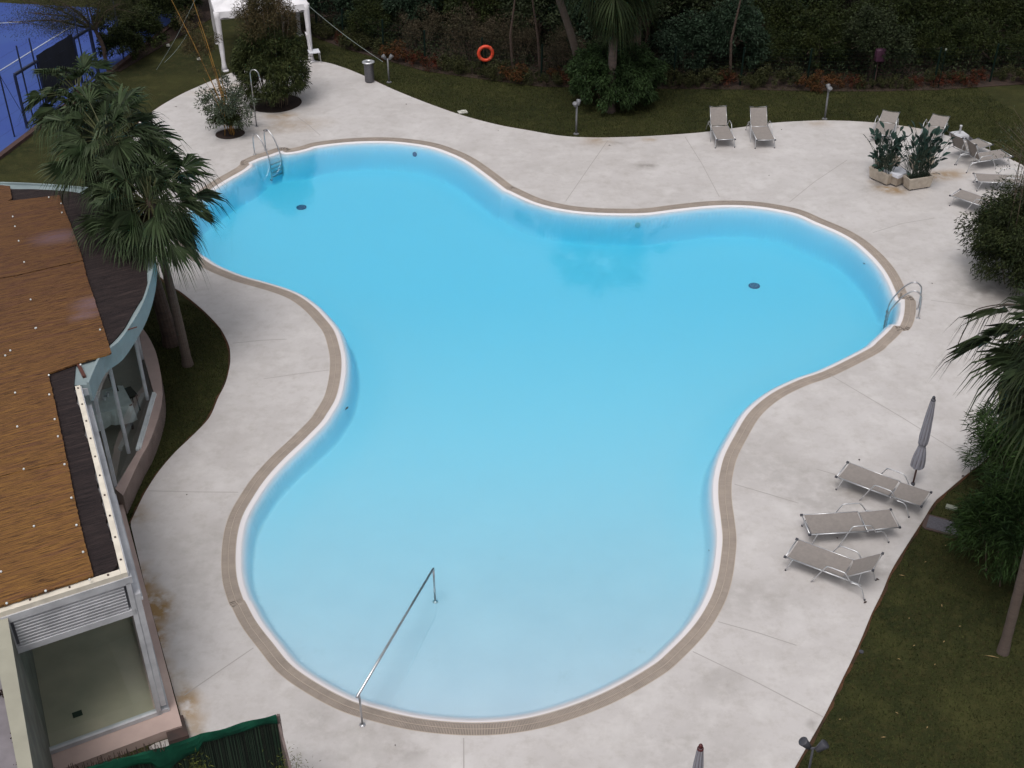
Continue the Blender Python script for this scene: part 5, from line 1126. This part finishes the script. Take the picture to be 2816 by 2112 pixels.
rb0 = G(1690, 292); bush('round_bush', rb0 + Vector((.03, .62, 0)), 1.72, 1.12, 'round evergreen bush wrapped round the far lawn palm', 'bush', 44000, .15, .04, l_ever, 41, 240, .20, .45, .98, fill=.6)
br0 = G(2850, 770); t = bush('bamboo_bush', br0, 2.05, 1.42, 'large leafy bush at the right edge behind the pool ladder', 'bush', 90000, .115, .03, l_bamd, 42, 380, .22, .3, 1.3)
m = MB(); g = random.Random(8); tl = []
for i in range(60):
    a = g.uniform(0, 6.28); q = g.uniform(.2, 1.3); e = q + g.uniform(.2, .7); z = g.uniform(3.4, 4.8); p2 = Vector((math.cos(a) * e - .3, math.sin(a) * e, z)); m.tube([(math.cos(a) * q, math.sin(a) * q, 1.5), p2 * .6 + Vector((0, 0, 1.2)), p2], [.012, .008, .003], 4)
    for k in range(16): u = g.uniform(.45, 1); tl.append([math.cos(a) * (q + (e - q) * u) - .3 * u + g.uniform(-.13, .13), math.sin(a) * (q + (e - q) * u) + g.uniform(-.13, .13), 1.5 + (z - 1.5) * u + g.uniform(-.1, .1)])
m.build('bare_twigs', m_twig, t); quads_mesh('twig_foliage', leaves(np.array(tl), .08, .02, 0), l_bamgrey, t)
bush('feathery_bush', G(2810, 1330), 1.25, 1.0, 'feathery green bush under the right palm, farther one', 'bush', 15000, .20, .022, l_feather, 43, 90, .3, .2, 1.0)
bush('feathery_bush', G(2785, 1575), 1.15, 1.15, 'feathery green bush under the right palm, nearer to the trunk', 'bush', 17000, .20, .022, l_feather, 44, 90, .3, .25, 1.05)
# small sprigs before the netted fence
for i, (x, y, z, r, n, lab) in enumerate(((548, 2078, 1.55, .20, 420, 'yellow green sprig in front of the netting, near its middle'), (800, 2080, 1.45, .26, 520, 'yellow green sprig at the right end of the netted fence'), (490, 2108, 1.3, .12, 160, 'small yellow green sprig low in front of the netting'), (410, 2105, 1.4, .1, 120, 'tiny green sprig at the left part of the netting'))):
    p = G(x, y, z) + Vector((0, -.25, 0)); t = empty('yellow_sprig', (p.x, p.y, 0), 0, lab, 'plant', 'sprigs before the netted fence'); P = rng.normal(size=(n, 3)) * np.array([r * .5, r * .5, r * .8]) + np.array([0, 0, z - .1]); quads_mesh('foliage', leaves(P, .075, .009, 0), l_yel, t); MB().tube([(0, 0, 0), (0, 0, z)], .008, 5).build('stem', m_twig, t)
# dark plants left of the tall wall
bush('wall_shrub', Vector((-9.35, 14.2, 2.0)), .75, .8, 'dark shrub behind the grey coping at the lower left edge', 'bush', 7000, .09, .03, l_dark, 47, 40, .3)
bush('wall_shrub', Vector((-8.6, 12.3, 2.0)), .6, .8, 'dark shrub in the bottom left corner behind the coping', 'bush', 6000, .09, .03, l_dark, 48, 40, .3)

# ------------------------------------------------------------------ hedge bushes by the court, wispy tree
for i, (x, y, r, h, lab) in enumerate(((345, 188, .85, .85, 'dark rounded hedge bush nearest the tree by the court'), (400, 150, .95, .95, 'dark hedge bush second from the court tree'), (450, 105, .95, 1.0, 'dark hedge bush in the middle of the court hedge'), (500, 70, .95, 1.0, 'dark hedge bush before the marquee end of the court hedge'), (548, 35, .95, 1.1, 'dark hedge bush at the far end beside the marquee'), (330, 110, .9, .9, 'dark hedge bush tight against the blue court'), (395, 70, 1.0, 1.0, 'dark hedge bush at the back of the court hedge'), (460, 25, 1.1, 1.1, 'dark hedge bush at the top edge behind the court hedge'))):
    bush('hedge_bush', G(x, y - 10), r, h, lab, 'bush', 9000, .10, .045, l_dark, 60 + i, 60, .26, 0, h * .9, 'bushes of the hedge by the blue court', stem=False)
tb0 = G(300, 200); t = empty('wispy_tree', tb0, 0, 'wispy olive tree leaning over the blue tennis court', 'tree')
fk = G(262, 82, 1.75) - tb0; m = MB(); m.tube(chaikin([Vector((0, 0, -.05)), Vector((-.05, 0, .6)), fk * .6 + Vector((.12, 0, 0)), fk], 1), [.10, .095, .085, .08, .075, .07][:6] if False else .08, 8)
ends = [(20, 60, 2.3), (80, 35, 2.7), (140, 60, 2.4), (170, 10, 3.1), (230, -20, 3.4), (290, -30, 3.4), (330, 10, 3.0), (120, -20, 3.3), (60, 0, 3.0)]
P_l = []
for (x, y, z) in ends:
    e = G(x, y, z) - tb0; mm = fk.lerp(e, .45) + Vector((0, 0, .25)); m.tube([fk, mm, e], [.05, .03, .01], 6)
    for k in range(9):
        q = fk.lerp(e, .35 + .65 * random.random()) + Vector((random.gauss(0, .3), random.gauss(0, .3), random.gauss(0, .18))); m.tube([mm.lerp(e, random.random()), q], [.010, .004], 4)
        P_l.append(rng.normal(size=(330, 3)) * np.array([.30, .30, .15]) + np.array(q))
m.build('trunk', m_trunkd, t); quads_mesh('crown', leaves(np.concatenate(P_l), .07, .014, .2), l_olive, t)

# ------------------------------------------------------------------ tennis court fence with gates and dark windscreen
cA, cB = G(45, 372), G(272, 216); cd = (cB - cA); cl_ = cd.length; cd.normalize()
t = empty('court_fence', cA, 0, 'navy posts and gate frames with a dark windscreen on the blue court', 'fence')
def cfp(mb, name, mm): o = mb.build(name, mm); o.parent = t; o.matrix_parent_inverse = Matrix.Translation(-Vector(cA)); return o
def CP(u, z): return cA + cd * (cl_ * u) + Vector((0, 0, z))
for u, h in ((-.02, 2.9), (.20, 2.9), (.34, 2.9), (.86, 2.9), (1.02, 2.9), (1.35, 2.8), (-.45, 2.9)):
    m = MB(); m.tube([CP(u, -.05), CP(u, h)], .028, 6); cfp(m, 'post', m_navy)
for u0, u1 in ((.12, .37), (.80, 1.0)):
    m = MB(); m.beam(CP(u0, 0), CP(u0, 2.0), .08); m.beam(CP(u1, 0), CP(u1, 2.0), .08); m.beam(CP(u0, 2.0), CP(u1, 2.0), .09); m.beam(CP(u0, .15), CP(u1, .15), .06); m.beam(CP(u0, .9), CP(u1, .9), .04); cfp(m, 'gate_frame', m_navy)
m = MB(); vs = []
for i in range(15):
    for j in range(6): q = CP(.37 + .43 * i / 14, .35 + 1.85 * j / 5); vs.append(q + Vector((.02 * math.sin(i * 1.3), 0, 0)))
m.add(vs, [(i * 6 + j, (i + 1) * 6 + j, (i + 1) * 6 + j + 1, i * 6 + j + 1) for i in range(14) for j in range(5)]); cfp(m, 'windscreen', m_screen)
wr = MB()
for z in (.3, .8, 1.3, 1.8, 2.3, 2.8): wr.tube([CP(-.6, z), CP(1.4, z)], .004, 3)
wr.tube([CP(-.02, 2.3), CP(.15, 0)], .012, 4); wr.tube([CP(1.02, 2.4), CP(1.22, .4)], .015, 4); cfp(wr, 'wires', m_navy)

# ------------------------------------------------------------------ wire fence, red shrubs and the wood behind it
t = empty('wire_fence', fence_pts[0], 0, 'dark green wire mesh fence with slim posts before the wood', 'fence')
def wfp(mb, name, mm): o = mb.build(name, mm); o.parent = t; o.matrix_parent_inverse = Matrix.Translation(-Vector(fence_pts[0])); return o
for p in fence_pts: m = MB(); m.tube([p - Vector((0, 0, .05)), p + Vector((.04, 0, 1.45))], .038, 8); m.lathe(p + Vector((.04, 0, 1.45)), [(.042, 0), (.042, .03), (.001, .05)], 8); wfp(m, 'post', m_green)
wr = MB()
for a, b_ in zip(fence_pts, fence_pts[1:]):
    for z in np.arange(.08, 1.45, .15): wr.tube([a + Vector((0, 0, z)), b_ + Vector((0, 0, z))], .0025, 3, cap=False)
    n_ = int((b_ - a).length / .15)
    for k in range(n_): q = a.lerp(b_, k / n_); wr.tube([q, q + Vector((0, 0, 1.42))], .0022, 3, cap=False)
wfp(wr, 'wire_mesh', m_green)

protos = {}
def proto(key, name, rx, rz, n, leaf, lw, ml, seed, clumps, cr, cz, cat, stem=True, ry=None, trunk=0, fill=.35):
    t = bush(name, (0, 0, 0), rx, rz, 'x', cat, n, leaf, lw, ml, seed, clumps, cr, .1, cz, None, stem=stem and not trunk, ry=ry, fill=fill)
    if trunk:
        m = MB(); g = random.Random(seed)
        m.tube([(0, 0, -.1), (.05, 0, cz * .5), (.0, .05, cz)], [trunk, trunk * .8, trunk * .5], 8)
        for k in range(9): a = g.uniform(0, 6.28); m.tube([(0, 0, cz * g.uniform(.4, .8)), (math.cos(a) * rx * .4, math.sin(a) * rx * .4, cz * 1.0), (math.cos(a) * rx * .85, math.sin(a) * rx * .85, cz + rz * g.uniform(-.2, .6))], [trunk * .5, trunk * .3, .01], 5)
        m.build('trunk', m_trunkd, t)
    protos[key] = [t, False]
def put(key, loc, rz, sc, label, group):
    p = protos[key]; o = p[0] if not p[1] else copy_tree(p[0]); p[1] = True
    o.location = loc; o.rotation_euler = (0, 0, rz); o.scale = (sc, sc, sc * random.uniform(.9, 1.15)); tag(o, label, None, group)
proto('red', 'red_shrub', .42, .34, 1100, .075, .03, l_red, 71, 16, .4, .3, 'shrub', stem=False)
proto('orange', 'orange_shrub', .42, .36, 1100, .075, .03, l_orange, 72, 16, .4, .32, 'shrub', stem=False)
proto('lowdark', 'low_green_shrub', .48, .36, 1300, .085, .03, l_olive, 73, 16, .4, .32, 'shrub', stem=False)
k = 0; rs_ = random.Random(3)
names_ = {'red': 'low shrub with dark red leaves among the fence planting', 'orange': 'low shrub with rusty orange leaves among the fence planting', 'lowdark': 'low dull green shrub among the fence planting'}
tot = []
for a, b_ in zip(fence_pts, fence_pts[1:]):
    n_ = int((b_ - a).length / .44)
    for i in range(n_):
        q = a.lerp(b_, (i + rs_.random()) / n_) + Vector((0, rs_.uniform(-.40, .25), -.03)); x = q.x
        pr__ = rs_.random(); hot = (x > 11 and x < 14) or (-4 < x < 4.5)
        key = ('orange' if pr__ < .32 else 'red' if pr__ < .55 else 'lowdark') if (hot and x > 0) else ('red' if pr__ < .36 else 'lowdark') if hot else ('red' if pr__ < .22 else 'orange' if pr__ < .32 else 'lowdark')
        put(key, q, rs_.uniform(0, 6.28), rs_.uniform(.65, 1.15) * (.8 if x > 14 else 1), names_[key], {'red': 'red leaved shrubs along the wire fence', 'orange': 'orange leaved shrubs along the wire fence', 'lowdark': 'dull green shrubs along the wire fence'}[key])
proto('wa', 'wood_tree', 1.7, 1.5, 13000, .15, .06, l_wood, 81, 80, .28, 1.7, 'tree', trunk=.10)
proto('wb', 'wood_tree', 1.6, 1.35, 12000, .16, .06, l_wood2, 82, 75, .28, 1.5, 'tree', trunk=.09)
proto('wc', 'dry_scrub', 1.4, 1.2, 6500, .12, .03, l_dry, 83, 50, .32, 1.25, 'scrub')
proto('wd', 'wood_tree', 1.45, 1.2, 11000, .12, .045, l_dark, 84, 70, .28, 1.35, 'tree', trunk=.08)
labs = {'wa': ('dark green tree in the wood behind the wire fence', 'dark green trees of the wood'), 'wb': ('bluish green tree in the wood behind the wire fence', 'bluish green trees of the wood'), 'wc': ('brown dry scrub in the wood behind the wire fence', 'dry scrub of the wood'), 'wd': ('blackish small leaved tree in the wood behind the fence', 'blackish trees of the wood')}
row = 0
def fy(x):
    for a, b_ in zip(fence_pts, fence_pts[1:]):
        if a.x <= x <= b_.x: return a.y + (b_.y - a.y) * (x - a.x) / (b_.x - a.x)
    return fence_pts[0].y + (fence_pts[0].x - x) * .9 if x < fence_pts[0].x else fence_pts[-1].y
for row, (dy, sc, step) in enumerate(((1.5, .72, 2.0), (3.8, 1.0, 2.4), (6.8, 1.25, 2.8), (10.5, 1.6, 3.3))):
    x = -9.5 + row * .7
    while x < 24:
        xx = x + rs_.uniform(-.5, .5); yy = fy(xx) + dy + rs_.uniform(-.5, .6)
        v = rs_.random(); dryz = (-5 < xx < 5)
        key = ('wc' if v < .42 else 'wa' if v < .62 else 'wb' if v < .8 else 'wd') if dryz else ('wc' if v < .06 else 'wa' if v < .4 else 'wb' if v < .62 else 'wd')
        if xx > 15: key = 'wd' if v < .6 else 'wa'
        if not (xx < -9 and dy < 5): put(key, (xx, yy, -.05), rs_.uniform(0, 6.28), sc * rs_.uniform(.85, 1.2), labs[key][0], labs[key][1])
        x += step
put('wd', (-20, 62.5, 0), 1, 1.6, 'blackish tree beyond the far end of the blue court', 'blackish trees beyond the court')
for i, x in enumerate((-24.5, -16.5)): put('wd', (x, 63 + i, 0), i, 1.6, 'blackish tree beyond the far end of the blue court', 'blackish trees beyond the court')
# tangled undergrowth on the ground of the wood
P = np.stack([rng.uniform(-12, 26, 90000), rng.uniform(0, 1, 90000), rng.uniform(0, 1, 90000) ** 2 * .7], 1)
P[:, 1] = np.array([fy(x) for x in P[:, 0]]) + .3 + P[:, 1] * 12
ug = quads_mesh('undergrowth', leaves(P, .14, .045, 0), l_wood); tag(ug, 'dark tangled undergrowth covering the ground of the wood', 'undergrowth', None, 'stuff')
# thin bare trunks showing between the leaves
for i, (x0, y0, x1, y1) in enumerate(((1480, 130, 1450, 0), (1410, 150, 1425, 60), (1995, 190, 2010, 90))):
    a = G(x0, y0); a = Vector((a.x, fy(a.x) + .5, -.05)); m = MB(); m.tube([(0, 0, 0), (-.1, 0, 1.6), (-.35 if i == 0 else .15, 0, 3.4)], [.06, .05, .03], 6); o = m.build('bare_trunk', m_trunkd); o.location = a
    tag(o, ('thin bare trunk left of the leaning palm, behind the fence', 'thin bare trunk right of the life ring, behind the fence', 'thin bare trunk above the upright lounger pair')[i], 'tree trunk')
